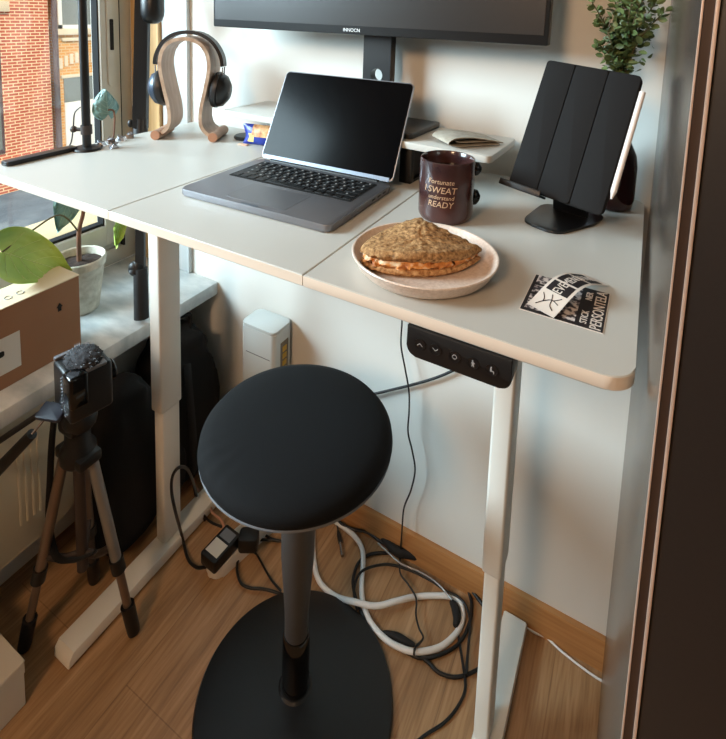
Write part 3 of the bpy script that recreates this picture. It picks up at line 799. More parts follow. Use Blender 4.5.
b = B(); tube(b, [p0, p0 - dd * .012], lambda q: .0046 - .0034 * q, 16, smooth=False); obj('tip', b, ms['pen'], t)

# ------------------------------------------------------------------ vase and greenery
VC = Vector((-.046, 1.042, ZD))
t = single('vase', 'dark red bottle-shaped vase behind the tablet', 'vase', (lambda q: (lathe(q, [(0, 0), (.034, 0), (.040, .004), (.043, .02), (.043, .08), (.040, .10), (.030, .122), (.017, .14), (.013, .155), (.013, .20), (.016, .21), (.013, .21), (.010, .20), (.010, .16), (.03, .11), (.036, .09), (.036, .01), (0, .008)], 48, M=Matrix.Translation(VC)), q)[1])(B()), ms['vase'])
t = thing('leafy_branch', 'bushy green sprigs with small leaves rising from the dark vase', 'plant', VC + Vector((0, 0, .15)))
stems = B(); leaves = B()
rnd = random.Random(5)
def small_leaf(bm, p, d, L_, W2):
    d = d.normalized(); s = d.cross(Vector((rnd.uniform(-1, 1), rnd.uniform(-1, 1), rnd.uniform(-.3, 1)))).normalized(); nn = s.cross(d).normalized()
    pts = [(0, 0, 0), (.25, .75, .06), (.55, 1, .1), (.82, .7, .06), (1, 0, 0), (.82, -.7, .06), (.55, -1, .1), (.25, -.75, .06)]
    ring = [bm.verts.new(p + d * L_ * a + s * W2 * c + nn * L_ * e) for a, c, e in pts]
    mid = bm.verts.new(p + d * L_ * .5 - nn * L_ * .02)
    for i in range(8): bm.faces.new((mid, ring[i], ring[(i + 1) % 8]))
top0 = VC + Vector((0, 0, .205))
sprigs = []
for px, py, yy in ((592, 2, 1.0), (600, 20, 1.02), (598, 44, 1.0), (612, -20, 1.03), (624, -30, 1.05), (636, -30, 1.02), (648, -20, 1.05), (657, 0, 1.03), (664, 12, 1.0), (640, 5, .99), (628, 10, 1.06), (646, 34, 1.05), (614, 30, 1.05), (634, -10, .98)):
    sprigs.append(at(px, py, 1, yy))
for tip in sprigs:
    mid = (top0 + tip) * .5 + Vector((0, 0, .02)) + (Vector((tip.x, tip.y, 0)) - Vector((top0.x, top0.y, 0))) * -.12
    path = smooth_path([top0 + Vector((0, 0, -.05)), top0, mid, tip], 8)
    tube(stems, path, .0011, 5, smooth=False)
    n = len(path)
    for i in range(9, n):
        d = (path[i] - path[i - 1]).normalized()
        for k in range(3):
            a = rnd.uniform(0, 2 * pi); s = d.orthogonal().normalized(); s = Matrix.Rotation(a, 3, d) @ s
            small_leaf(leaves, path[i] + d * rnd.uniform(-.004, .004), (s * .9 + d * .5), rnd.uniform(.011, .018), rnd.uniform(.0038, .0058))
# fuller crown around the middle
for i in range(260):
    p = VC + Vector((rnd.gauss(.002, .015), rnd.gauss(-.01, .014), rnd.uniform(.255, .385)))
    small_leaf(leaves, p, Vector((rnd.gauss(0, 1), rnd.gauss(0, 1), rnd.uniform(-.3, 1))), rnd.uniform(.011, .019), rnd.uniform(.004, .006))
obj('stems', stems, ms['stem'], t); obj('leaves', leaves, ms['euc'], t, fix=False)

# ------------------------------------------------------------------ headphone stand and headphones
hc = Vector((-1.026, .920, ZD)); hx = Vector((.894, .447, 0)).normalized(); hy = Vector((-hx.y, hx.x, 0))
HMt = frame(hc, hx, hy, Vector((0, 0, 1)))
t = thing('headphone_stand', 'bent plywood omega-shaped headphone stand near the window', 'stand', M=HMt)
prof = [(-.072, .014), (-.060, .018), (-.047, .030), (-.040, .050), (-.042, .085), (-.052, .130), (-.061, .175), (-.062, .205), (-.052, .236), (-.030, .254), (0, .260)]
prof = prof + [(-x, z) for x, z in prof[-2::-1]]
sp = [(p.x, p.y) for p in smooth_path([(x, z, 0) for x, z in prof], 4)]
b = B(); prism(b, strip(sp, .009), .080, M=frame(Vector((0, .080, 0)), Vector((1, 0, 0)), Vector((0, 0, 1)), Vector((0, -1, 0))), bev=.0012, seg=1)
arc = obj('bent_band', b, ms['ply'], t, 50)
arc.data.materials.append(ms['plye'])
for pl in arc.data.polygons:
    if abs(pl.normal.y) > .6: pl.material_index = 1
for s in (-1, 1):
    b = B(); cyl(b, (s * .074, -.006, .0125), (s * .074, .086, .0125), .0125, n=28); rd = obj('rod_foot', b, ms['rod'], t)
    b = B(); lathe(b, [(0, 0), (.0112, 0), (.0112, .0008), (0, .0008)], 24, M=frame(Vector((s * .074, -.0062, .0125)), Vector((1, 0, 0)), Vector((0, 0, 1)), Vector((0, -1, 0)))); obj('end_grain', b, ms['rodend'], rd)
t = thing('headphones', 'black over-ear headphones hanging over the plywood stand', 'headphones', M=HMt)
yb = .040
hb = [(-.088, .190), (-.083, .218), (-.064, .250), (-.034, .270), (0, .2755), (.034, .270), (.064, .250), (.083, .218), (.088, .190)]
hbp = [(p.x, p.y) for p in smooth_path([(x, z, 0) for x, z in hb], 5)]
b = B(); prism(b, strip(hbp, .009), .026, M=frame(Vector((0, yb + .013, 0)), Vector((1, 0, 0)), Vector((0, 0, 1)), Vector((0, -1, 0))), bev=.002); obj('headband', b, ms['pad'], t, 50)
for s in (-1, 1):
    b = B(); tube(b, [(s * .088, yb - .008, .188), (s * .087, yb - .008, .165), (s * .086, yb - .008, .145)], .0018, 8); tube(b, [(s * .088, yb + .008, .188), (s * .087, yb + .008, .165), (s * .086, yb + .008, .145)], .0018, 8)
    yk = obj('wire_yoke', b, ms['steel'], t)
    Mc = T(s * .076, yb, .128, 0, 0, R(90 * s + 8 * s)) @ Matrix.Scale(1.12, 4)
    b = B(); lathe(b, [(0, -.014), (.030, -.014), (.036, -.010), (.038, -.004), (.037, .002), (.033, .004), (0, .004)], 40, M=Mc, sx=1.12, sy=.95); obj('ear_cushion', b, ms['pad'], t)
    b = B(); lathe(b, [(0, .026), (.016, .026), (.022, .022), (.032, .014), (.035, .004), (0, .003)], 40, M=Mc, sx=1.12, sy=.95)
    obj('ear_cup', b, ms['cup'] if s < 0 else ms['satin'], t)

# small items
b = B(); lathe(b, [(0, 0), (.028, 0), (.031, .003), (.031, .007), (.028, .0095), (0, .0105)], 36, M=Matrix.Translation(at(246, 137, 2, ZD + .004) * 1 + Vector((0, 0, -.004))))
single('coaster', 'small flat black puck next to the blue snack wrapper', 'puck', b, ms['black'])
# snack wrapper
sa = at(243, 145, 2, ZD); sb = at(276, 149, 2, ZD); ux = (sb - sa).normalized(); uy = Vector((-ux.y, ux.x, 0))
SW = frame(Vector((sa.x, sa.y, ZD)), ux, uy, Vector((0, 0, 1)))
t = thing('snack_packet', 'crumpled blue snack wrapper with cookie picture behind the laptop', 'packet', M=SW)
Lp = (sb - sa).length
b = B()
n = 14
def pk(u, v):
    x = u * Lp; z = v * .052 + .004 * (1 - u) * v; y = .012 * sin(pi * v) * sin(pi * min(1, u + .15)) + .010 * v
    return x + (.010 * abs(v - .45) * -2 if u == 0 else 0) * 1, y, z
for side in (-1, 1):
    g = []
    for i in range(n + 1):
        row = []
        for j in range(n + 1):
            u, v = i / n, j / n
            x = u * Lp - (.012 * abs(v - .4) / .6 if u < .15 else 0); z = .0015 + v * .050
            bul = .011 * math.sqrt(max(0, sin(pi * u) * sin(pi * v))) + .0012 * noise.noise(Vector((u * 7, v * 7, side)))
            row.append(b.verts.new((x, .012 + v * .008 - side * bul, z)))
        g.append(row)
    for i in range(n):
        for j in range(n): b.faces.new((g[i][j], g[i + 1][j], g[i + 1][j + 1], g[i][j + 1]))
bmesh.ops.remove_doubles(b, verts=b.verts, dist=.0004)
wr = obj('wrapper', b, ms['blue'], t, 60)
wr.data.materials.append(ms['cookie']); wr.data.materials.append(ms['yell'])
for pl in wr.data.polygons:
    c = pl.center
    if c.y < .016 + .01 and c.x > .016 and c.z > .022 and (c.x - .055) ** 2 + (c.z - .050) ** 2 < .0016: pl.material_index = 1
    elif .012 < c.x < .024 and .008 < c.z < .03: pl.material_index = 2
b = B(); bx(b, -.012, .014, -.006, .006, .0, .003, .001); obj('torn_flap', b, ms['red'], t)

# flat black gadget at desk's left edge
b = B(); prism(b, rrect(.026, .155, .006, 4), .010, M=T(-1.160, .640, ZD, R(1.5)), bev=.002)
single('remote_control', 'slim black bar lying along the desk edge by the window', 'remote', b, ms['satin'])
# little silver clips
clip_spots = [(101, 146, 30), (111, 143, -20), (114, 148, 70), (121, 140.5, 15), (130, 138, -35)]
lab = ['leftmost of the small silver clips right of the black pole', 'second silver clip in the row right of the black pole', 'silver clip lying nearest the camera in the little cluster', 'fourth silver clip in the row beside the black boom stand', 'rightmost silver clip, nearest the black boom stand']
pr = None
for (px, py, a), lb in zip(clip_spots, lab):
    P_ = at(px, py, 2, ZD)
    if pr is None:
        pr = thing('metal_clip', lb, 'clip', (0, 0, 0), 0, 'small silver clips by the window')
        b = B(); prism(b, [(-.010, 0), (.010, 0), (.003, .011), (-.003, .011)], .018, M=frame(Vector((0, .009, 0)), Vector((1, 0, 0)), Vector((0, 0, 1)), Vector((0, -1, 0))), bev=.001); obj('clamp', b, ms['steel'], pr)
        b = B(); tube(b, [(-.003, -.006, .010), (-.008, 0, .014), (-.003, .006, .010)], .0011, 6); tube(b, [(.003, -.006, .010), (.010, 0, .013), (.003, .006, .010)], .0011, 6); obj('wire_handle', b, ms['alu'], pr)
        o = pr
    else:
        o = pr.copy(); COL.objects.link(o)
        for ch in list(pr.children):
            c = ch.copy(); COL.objects.link(c); c.parent = o
        o['label'] = lb
    o.location = P_; o.rotation_euler = (0, 0, R(a))

# desk pole (lamp stand) at the window end
LB = Vector((-1.144, .735, ZD))
t = thing('lamp_stand', 'thin black vertical pole on a round foot at window end of desk', 'stand', LB)
b = B(); lathe(b, [(0, 0), (.031, 0), (.032, .002), (.030, .005), (.014, .007), (0, .007)], 36, M=Matrix.Translation(LB)); obj('foot', b, ms['black'], t)
b = B(); cyl(b, LB + Vector((0, 0, .005)), LB + Vector((0, 0, .62)), .0095); obj('pole', b, ms['satin'], t)
b = B(); cyl(b, LB + Vector((0, 0, .037)), LB + Vector((0, 0, .058)), .0125); cyl(b, LB + Vector((0, 0, .047)), LB + Vector((-.024, -.012, .047)), .0045); ellipsoid(b, LB + Vector((-.027, -.014, .047)), .008, .008, .008, 14, 8); obj('clamp_knob', b, ms['tribrown'], t)
b = B(); tube(b, [LB + Vector((-.012, -.005, .10)), LB + Vector((-.024, -.012, .085)), LB + Vector((-.028, -.014, .05)), LB + Vector((-.03, -.018, .02)), LB + Vector((-.035, -.02, .008))], .0016, 6); obj('cord', b, ms['tribrown'], t)
b = B(); cyl(b, LB + Vector((-.02, 0, .61)), LB + Vector((.22, .02, .62)), .008); obj('lamp_arm', b, ms['satin'], t)

# leaning black boom stand behind desk corner
Q0 = Vector((-1.128, .858, ZS + .002)); 
c1 = at(141, 268, 1, .875); c2 = at(141, 128, 1, .945); c3 = at(145, -60, 1, 1.03)
c2.x = -1.205; c2 = at(140.5, 128, 0, -1.206); c1 = at(140.5, 268, 0, -1.150); c0 = at(141.5, 318, 0, -1.131); c3 = at(143.5, -40, 0, -1.275)
t = thing('boom_stand', 'black folded boom stand leaning from the sill past the desk corner', 'stand', c0)
b = B(); cyl(b, c0, c1, .0190, .0180, 24); obj('lower_grip', b, ms['bluestrap'], t)
b = B(); cyl(b, c1 + (c0 - c1).normalized() * .012 + Vector((-.012, -.010, 0)), c1 + (c2 - c1).normalized() * .014 + Vector((-.004, 0, 0)), .017, .017, 24); ellipsoid(b, c1 + Vector((-.012, -.012, 0)), .016, .012, .02, 18, 10); obj('lower_joint', b, ms['black'], t)
b = B(); tube(b, [c1, c2], .0165, 4, smooth=False, flat=.8); obj('lower_arm', b, ms['bluestrap'], t)
b = B(); cyl(b, c2 - (c3 - c2).normalized() * .016, c2 + (c3 - c2).normalized() * .024, .0195, .0185, 24); ellipsoid(b, c2 + Vector((-.022, -.014, .012)), .008, .008, .011, 16, 10); obj('upper_joint', b, ms['black'], t)
b = B(); tube(b, [c2, c3], .0265, 4, smooth=False, flat=.8); obj('upper_arm', b, ms['bluestrap'], t)
hd = at(152.5, 11, 0, -1.22)
b = B(); lathe(b, [(0, -.036), (.014, -.034), (.025, -.026), (.030, -.012), (.031, .002), (.031, .05), (.028, .055), (0, .055)], 36, M=Matrix.Translation(hd)); hh = obj('boom_head', b, ms['satin'], t)
b = B(); cyl(b, hd + Vector((0, 0, .045)), c3, .009); obj('head_bracket', b, ms['black'], t)

# ------------------------------------------------------------------ things on the sill
# cardboard box
t = thing('cardboard_box', 'long brown cardboard box standing on the sill by the plant', 'box', (-1.215, .35, ZS))
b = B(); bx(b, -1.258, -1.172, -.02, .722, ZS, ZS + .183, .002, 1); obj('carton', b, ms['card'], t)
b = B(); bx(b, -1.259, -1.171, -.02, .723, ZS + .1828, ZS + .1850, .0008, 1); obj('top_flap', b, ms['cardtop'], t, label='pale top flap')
b = B(); bx(b, -1.1722, -1.1712, .41, .583, ZS + .035, ZS + .118); lb_ = obj('paper_label', b, ms['label'], t)
b = B(); prism(b, rrect(.10, .013, .004, 4, .50, ZS + .083), .0008, M=frame(Vector((-1.1713, 0, 0)), Vector((0, 1, 0)), Vector((0, 0, 1)), Vector((1, 0, 0)))); obj('printed_bar', b, ms['gasket'], lb_)
for k, yy in enumerate((.53, .58, .605)):
    b = B(); tube(b, [(-1.205 + .008 * cos(2 * pi * i / 10), yy + .007 * sin(2 * pi * i / 10), ZS + .1854) for i in range(11)], .0008, 4); obj('printed_mark', b, ms['pipe'], t)
b = B(); prism(b, [(-.004, -.008), (.004, -.008), (.004, .001), (.007, .002), (0, .012), (-.007, .002), (-.004, .001)], .0006, M=frame(Vector((-1.1719, .672, ZS + .125)), Vector((0, 1, 0)), Vector((0, 0, 1)), Vector((1, 0, 0)))); obj('printed_arrow', b, ms['gasket'], t)
# potted plant
PCt = Vector((-1.325, .818, ZS))
t = thing('potted_plant', 'broad-leaved plant in a rough white pot on the sill', 'plant', PCt)
b = B(); lathe(b, [(0, 0), (.042, 0), (.046, .004), (.062, .125), (.066, .130), (.067, .150), (.064, .153), (.060, .150), (.058, .12), (.045, .02), (0, .015)], 40, M=Matrix.Translation(PCt)); obj('pot', b, ms['pot'], t)
b = B(); lathe(b, [(0, .138), (.03, .136), (.0585, .130)], 40, M=Matrix.Translation(PCt))
for v in b.verts: v.co.z += .004 * noise.noise(v.co * 90)
obj('soil', b, ms['soil'], t)
def big_leaf(name, base, tipd, side, L_, W2, m_, cup=.12, stem_from=None, n=24, droop=.15):
    d = tipd.normalized(); s = (side - d * side.dot(d)).normalized(); nn = s.cross(d).normalized()
    b = B(); rows = []
    for i in range(n + 1):
        u = i / n
        wv = W2 * (sin(pi * min(1, u * .98 + .02) ** .62) ** .8) if u < 1 else 0
        notch = max(0, .16 - u) * L_ * 1.1
        row = []
        for j in range(-8, 9):
            v = j / 8
            p = base + d * (L_ * (u - .18) - (notch * -0 if j else 0)) + s * (wv * v) + nn * (-cup * L_ * v * v + .004 * cos(v * 22 + u * 9) * abs(v)) - nn * (droop * L_ * u * u)
            if u < .18: p = p - d * (abs(v) * (.18 - u) * L_ * .4) + d * ((1 - abs(v)) * (.18 - u) * L_ * .9)
            row.append(b.verts.new(p))
        rows.append(row)
    for A, C in zip(rows, rows[1:]):
        for j in range(16): b.faces.new((A[j], A[j + 1], C[j + 1], C[j]))
    bmesh.ops.remove_doubles(b, verts=b.verts, dist=.0002)
    bmesh.ops.solidify(b, geom=b.faces[:], thickness=.0006)
    lf = obj(name, b, m_, t, 80)
    vb = B()
    def on(u, v, k=.0009):
        return base + d * (L_ * (u - .18)) + s * (W2 * (sin(pi * min(1, u * .98 + .02) ** .62) ** .8) * v) + nn * (-cup * L_ * v * v + k) - nn * (droop * L_ * u * u)
    for kk in (.0009, -.0016):
        tube(vb, [on(.18 + .8 * i / 6, 0, kk) for i in range(7)], .0008, 4)
        for u0, u1 in ((.2, .28), (.25, .5), (.38, .68), (.55, .82)):
            for sg in (-1, 1): tube(vb, [on(u0 + (u1 - u0) * q, sg * .85 * q, kk) for q in (0, .35, .7, 1)], .0005, 4)
    obj('leaf_veins', vb, ms['vein'] if m_ is ms['leafg'] else ms['veinb'], lf)
    return lf
trunk = [PCt + Vector((.0, .0, .135)), at(79, 232, 0, -1.322), at(83, 214, 0, -1.318), at(86, 190, 0, -1.325)]
b = B(); tube(b, trunk, lambda q: .0065 - .002 * q, 12); obj('stem', b, ms['bstem'], t)
# large bright leaf at left, seen from above
bs = at(2, 252, 0, -1.262); tp = at(62, 272, 0, -1.262)
big_leaf('leaf', bs + (tp - bs) * .02, (tp - bs), Vector((-.35, .25, .9)), (tp - bs).length * 1.2, .062, ms['leafg'], cup=.10, droop=.05)
# petioles
b = B(); tube(b, [trunk[1], at(60, 215, 0, -1.30), at(30, 232, 0, -1.28), bs], .0022, 6); obj('petiole', b, ms['stem'], t)
# hanging teal leaf behind desk edge
bs2 = at(70, 196, 0, -1.34); tp2 = at(57, 230, 0, -1.34)
big_leaf('leaf', bs2, tp2 - bs2, Vector((.25, 1, 0)), (tp2 - bs2).length * 1.25, .036, ms['leafb'], cup=.08, droop=.0)
bs3 = at(119, 222, 0, -1.40); tp3 = at(115, 241, 0, -1.40)
big_leaf('leaf', bs3, tp3 - bs3, Vector((.2, 1, 0)), .085, .020, ms['leafg'], cup=.2, droop=.0)
b = B(); tube(b, [trunk[-1], at(100, 195, 0, -1.37), bs3 + Vector((0, 0, .03)), bs3], .0018, 6); tube(b, [trunk[2], at(78, 190, 0, -1.33), bs2], .002, 6); obj('petiole', b, ms['bstem'], t)
# leaf risen above desk edge, sky reflection painted in as blue-green
bs4 = at(118, 100, 0, -1.345); tp4 = at(99, 112, 0, -1.345)
bsA = at(108, 114, 0, -1.345); tpA = at(105.5, 88, 0, -1.345)
big_leaf('leaf', bsA, tpA - bsA, Vector((.35, 1, .1)), (tpA - bsA).length * 1.15, .036, ms['leafb'], cup=.25, droop=.0)
b = B(); tube(b, [trunk[-1], at(95, 180, 0, -1.33), at(110, 150, 0, -1.325), at(114, 132, 0, -1.325), at(114, 112, 0, -1.33), at(108, 110, 0, -1.338)], .0026, 8); obj('petiole', b, ms['bstem'], t)

# ------------------------------------------------------------------ backpack
BC = Vector((-1.150, .985, 0))
t = thing('backpack', 'large black backpack standing in the corner behind desk leg', 'backpack', BC)
def bagf(p): return 1 + .05 * noise.noise(p * 2.2)
b = B()
def superb(c, rx, ry, rz, e, M=None, taper=.25, k=.012):
    r = bmesh.ops.create_uvsphere(b, u_segments=40, v_segments=28, radius=1.0)
    for v in r['verts']:
        p = v.co; f = lambda a: math.copysign(abs(a) ** e, a)
        q = Vector((f(p.x), f(p.y), f(p.z))); s = 1 - taper * max(0, q.z)
        v.co = Vector((c[0] + rx * q.x * s, c[1] + ry * q.y * s, c[2] + rz * q.z)) + Vector((1, 1, 1)) * k * noise.noise(p * 3.1)
superb((BC.x, BC.y, .235), .106, .112, .235, .62); obj('body', b, ms['bag'], t, 60)
b = B(); superb((BC.x + .02, BC.y - .085, .15), .090, .050, .13, .6, k=.006); obj('front_pocket', b, ms['bag'], t, 60)
b = B(); tube(b, [BC + Vector((.02, -.02, .455)), BC + Vector((.02, -.02, .50)), BC + Vector((.03, .03, .50)), BC + Vector((.03, .03, .455))], .006, 8); obj('carry_handle', b, ms['bag'], t)
b = B(); tube(b, [BC + Vector((.085, -.03, .40)), BC + Vector((.115, -.05, .34)), BC + Vector((.128, -.05, .2)), BC + Vector((.115, -.04, .08))], .010, 8, flat=.4); obj('strap', b, ms['bluestrap'], t)
# floor coat/bag slump: second bag filling the dark corner under the sill
b = B(); 
superb((-1.112, .778, .225), .080, .098, .225, .6, k=.008)
single('duffel_bag', 'black soft bag slumped beneath the sill behind the tripod', 'bag', b, ms['bag'], ang=60)

# ------------------------------------------------------------------ tripod with camera
TC = Vector((-1.000, .600, 0))
t = thing('tripod', 'bronze and black tripod with pan handle standing by the radiator', 'tripod', TC)
hub = Vector((TC.x, TC.y, .440))
ft = [at(24, 650, 2, 0.0), at(134, 634, 2, 0.0), Vector((-1.075, .672, 0))]
ft[0].z = ft[1].z = 0
for i, f in enumerate(ft):
    d = (Vector((f.x, f.y, 0)) - Vector((hub.x, hub.y, 0))).normalized()
    top = hub + d * .028 + Vector((0, 0, -.005)); ft_ = Vector((f.x, f.y, .006)); ax = (ft_ - top)
    b = B(); cyl(b, top, top + ax * .62, .0115, .0110, 14); lg = obj('leg', b, ms['trileg'] if i != 1 else ms['trigrey'], t)
    b = B(); cyl(b, top + ax * .60, top + ax * .88, .0090, .0085, 12); obj('leg_extension', b, ms['trileg'] if i != 2 else ms['tribrown'], lg)
    b = B(); cyl(b, top + ax * .57, top + ax * .64, .0145, .0145, 14); obj('leg_clamp', b, ms['black'], lg)
    b = B(); tube(b, [top + ax * .84, top + ax * .97, top + ax * 1.0], lambda q: .0145 - .002 * q, 14, smooth=False); obj('rubber_foot', b, ms['black'], lg)
    b = B(); pc = Vector((TC.x, TC.y, .20)); tube(b, [pc, pc + (top + ax * .50 - pc) * .5 + Vector((0, 0, -.012)), top + ax * .50], .008, 8); obj('brace', b, ms['tribrown'], t)
b = B(); cyl(b, Vector((TC.x, TC.y, .16)), Vector((TC.x, TC.y, .52)), .0115, .0115, 18); obj('center_column', b, ms['tribrown'], t)
b = B(); lathe(b, [(0, 0), (.03, 0), (.036, .008), (.036, .03), (.026, .045), (.024, .085), (0, .085)], 24, M=Matrix.Translation((TC.x, TC.y, .425))); bx(b, TC.x - .045, TC.x + .045, TC.y - .025, TC.y + .025, .43, .455, .005); obj('shoulder', b, ms['black'], t)
b = B(); bx(b, TC.x - .025, TC.x + .028, TC.y - .03, TC.y + .03, .50, .565, .010, 3); ellipsoid(b, (TC.x + .01, TC.y, .53), .035, .034, .032, 20, 12); obj('pan_head', b, ms['black'], t)
b = B(); prism(b, rrect(.052, .034, .004, 4), .010, M=T(TC.x + .002, TC.y - .050, .570, R(20), R(18)), bev=.002); obj('release_plate', b, ms['bluebk'], t, label='glossy blue-black quick release plate')
b = B(); g0 = at(58, 403, 1, .575); g1 = at(32, 434, 1, .53); g2 = at(-6, 474, 1, .49); cyl(b, g0, g1, .0028, .0028, 10); hd_ = obj('pan_handle', b, ms['steel'], t)
b = B(); cyl(b, g1, g2, .0105, .0125, 18); obj('grip', b, ms['black'], hd_)
b = B(); cyl(b, at(54, 404, 1, .575), at(-8, 446, 1, .492), .0062, .0062, 10); obj('tilt_handle', b, ms['black'], t)
b = B(); pp = [at(56, 405, 1, .57), at(52, 440, 1, .565), at(50, 480, 1, .56), at(49, 520, 1, .56), at(56, 556, 1, .56), at(75, 560, 1, .56), at(95, 552, 1, .565)]
tube(b, pp, .0075, 8, flat=.35); obj('strap', b, ms['bag'], t)
# camera on the tripod
t = thing('camcorder', 'black camera with grey fluffy microphone cover mounted on the tripod', 'camera', (TC.x, TC.y + .0, .575))
Mk = T(TC.x + .028, TC.y + .0, .566, R(-12))
b = B(); bx(b, -.046, .044, -.042, .042, 0, .100, .008, 3, M=Mk); obj('body', b, ms['satin'], t)
b = B(); lathe(b, [(0, 0), (.022, 0), (.022, .015), (.019, .018), (0, .015)], 32, M=Mk @ frame(Vector((.0, .042, .05)), Vector((1, 0, 0)), Vector((0, 0, 1)), Vector((0, 1, 0)))); obj('lens', b, ms['gloss'], t)
b = B(); bx(b, .020, .058, -.046, -.010, .040, .108, .006, 3, M=Mk); obj('battery_grip', b, ms['gloss'], t)
b = B()
for k in range(22): 
    bx(b, .004 + .003 * rnd.random(), .0075 + .004 * rnd.random(), -.0455, -.0425, .010 + .0038 * k, .0125 + .0038 * k, M=Mk @ Matrix.Translation((.016 * (k % 2), 0, 0)))
obj('silver_buttons', b, ms['steel'], t)
b = B(); ellipsoid(b, (.004, .0, .106), .040, .034, .018, 40, 24, M=Mk, f=lambda p: 1 + .14 * noise.noise(p * 5) + .08 * noise.noise(p * 14)); fz = obj('fluffy_cover', b, ms['fur'], t, 180)
b = B()
for k in range(260):
    a = rnd.uniform(0, 2 * pi); e = math.acos(rnd.uniform(-.1, 1)); nrm = Vector((sin(e) * cos(a), sin(e) * sin(a), cos(e)))
    p = Vector((.004 + nrm.x * .039, .0 + nrm.y * .033, .106 + nrm.z * .017)); q = p + (nrm + Vector((rnd.gauss(0, .5), rnd.gauss(0, .5), rnd.gauss(0, .3)))) * .006
    p = Mk @ p; q = Mk @ q; s = (q - p).orthogonal().normalized() * .0006
    v3 = [b.verts.new(p - s), b.verts.new(p + s), b.verts.new(q)]; b.faces.new(v3)
obj('fur_tufts', b, ms['pipe'], fz, fix=False)
b = B(); bx(b, -.047, -.036, -.040, .03, .097, .106, .003, 2, M=Mk); obj('top_rail', b, ms['alu'], t)
b = B(); bx(b, .030, .046, -.03, .03, .098, .105, .003, 2, M=Mk); obj('top_rail', b, ms['alu'], t)

# ------------------------------------------------------------------ router
RC = Vector((-.875, 1.045, 0))
rz_ = R(28)
rp = [at(241, 320, 2, .50), at(275, 333, 2, .50), at(292, 318, 2, .50), at(262, 308, 2, .50)]
c_ = sum((Vector(p) for p in rp), Vector()) / 4
ex = ((rp[1] - rp[0]) + (rp[2] - rp[3])) * .5; ey = ((rp[3] - rp[0]) + (rp[2] - rp[1])) * .5
RW, RD_ = ex.length, ey.length
TOPZ = .53; RW, RD_ = .118, .080
RMt = Matrix.Translation((-.881, 1.074, 0))
t = thing('router', 'tall white modem tower with yellow ports against the wall', 'router', M=RMt)
b = B(); prism(b, rrect(RW, RD_, .014, 6), TOPZ - .02, M=Matrix.Translation((0, 0, .008)), bev=.002); obj('housing', b, ms['router'], t)
b = B(); prism(b, rrect(RW * .99, RD_ * .99, .014, 6), .009, M=Matrix.Translation((0, 0, TOPZ - .0115)), bev=.003); obj('top_cover', b, ms['router'], t)
b = B(); prism(b, rrect(RW * .9, RD_ * .9, .012, 6), .008); obj('foot', b, ms['router'], t)
b = B(); bx(b, RW / 2 - .001, RW / 2 + .0012, -.012, .022, TOPZ - .30, TOPZ - .045, .001); ps = obj('port_strip', b, ms['routerd'], t)
for k in range(4):
    b = B(); bx(b, RW / 2 + .0008, RW / 2 + .0026, -.004, .013, TOPZ - .075 - .021 * k, TOPZ - .059 - .021 * k, .001); obj('port', b, ms['yellow'], ps)
for k in range(3):
    b = B(); bx(b, RW / 2 + .0008, RW / 2 + .0026, -.003, .011, TOPZ - .178 - .021 * k, TOPZ - .164 - .021 * k, .001); obj('port', b, ms['black'], ps)
b = B(); bx(b, -RW / 2 + .02, RW / 2 - .014, -RD_ / 2 - .0005, -RD_ / 2 + .001, TOPZ - .085, TOPZ - .083); obj('seam_line', b, ms['pipe'], t)

# ------------------------------------------------------------------ wobble stool
SC = Vector((-.520, .735, 0))
t = thing('wobble_stool', 'black round wobble stool with domed foot in front of desk', 'stool', SC)
b = B(); lathe(b, [(0, 0), (.188, 0), (.196, .003), (.199, .008), (.196, .013), (.170, .021), (.12, .031), (.07, .038), (.034, .042), (.030, .046), (0, .046)], 96, M=Matrix.Translation(SC)); obj('domed_foot', b, ms['stoolb'], t)
b = B(); lathe(b, [(0, .035), (.0255, .035), (.0275, .045), (.0270, .16), (.0245, .166), (0, .166)], 36, M=Matrix.Translation(SC)); obj('rubber_boot', b, ms['gloss'], t)
b = B(); lathe(b, [(0, .15), (.0225, .15), (.024, .22), (.032, .34), (.034, .54), (.034, .566), (0, .566)], 36, M=Matrix.Translation(SC)); obj('column', b, ms['column'], t)
SMt = T(SC.x - .006, SC.y + .0, .563, 0, R(-.5), R(0)) @ Matrix.Scale(.962, 4)
b = B(); lathe(b, [(0, .0), (.06, 0), (.12, .004), (.172, .014), (.181, .020), (.178, .024), (0, .024)], 80, M=SMt); obj('seat_pan', b, ms['satin'], t)
b = B()
lathe(b, [(0, .020), (.170, .020), (.1835, .024), (.188, .034), (.186, .046), (.178, .056), (.160, .064), (.125, .070), (.08, .073), (0, .074)], 120, M=SMt)
for v in b.verts:
    l = SMt.inverted() @ v.co; rr = math.hypot(l.x, l.y); a = math.atan2(l.y, l.x)
    if rr > .12 and l.z > .03 and -2.6 < a < -1.2:
        v.co.z += .0018 * sin(a * 90) * (rr - .12) / .06 * math.exp(-((a + 2.0) / .35) ** 2)
st = obj('seat_cushion', b, ms['fabric'], t, 80)
b = B(); tube(b, [SMt @ Vector((.1845 * cos(2 * pi * i / 72), .1845 * sin(2 * pi * i / 72), .0235)) for i in range(73)], .0020, 8, k=1); obj('piping', b, ms['pipe'], st)

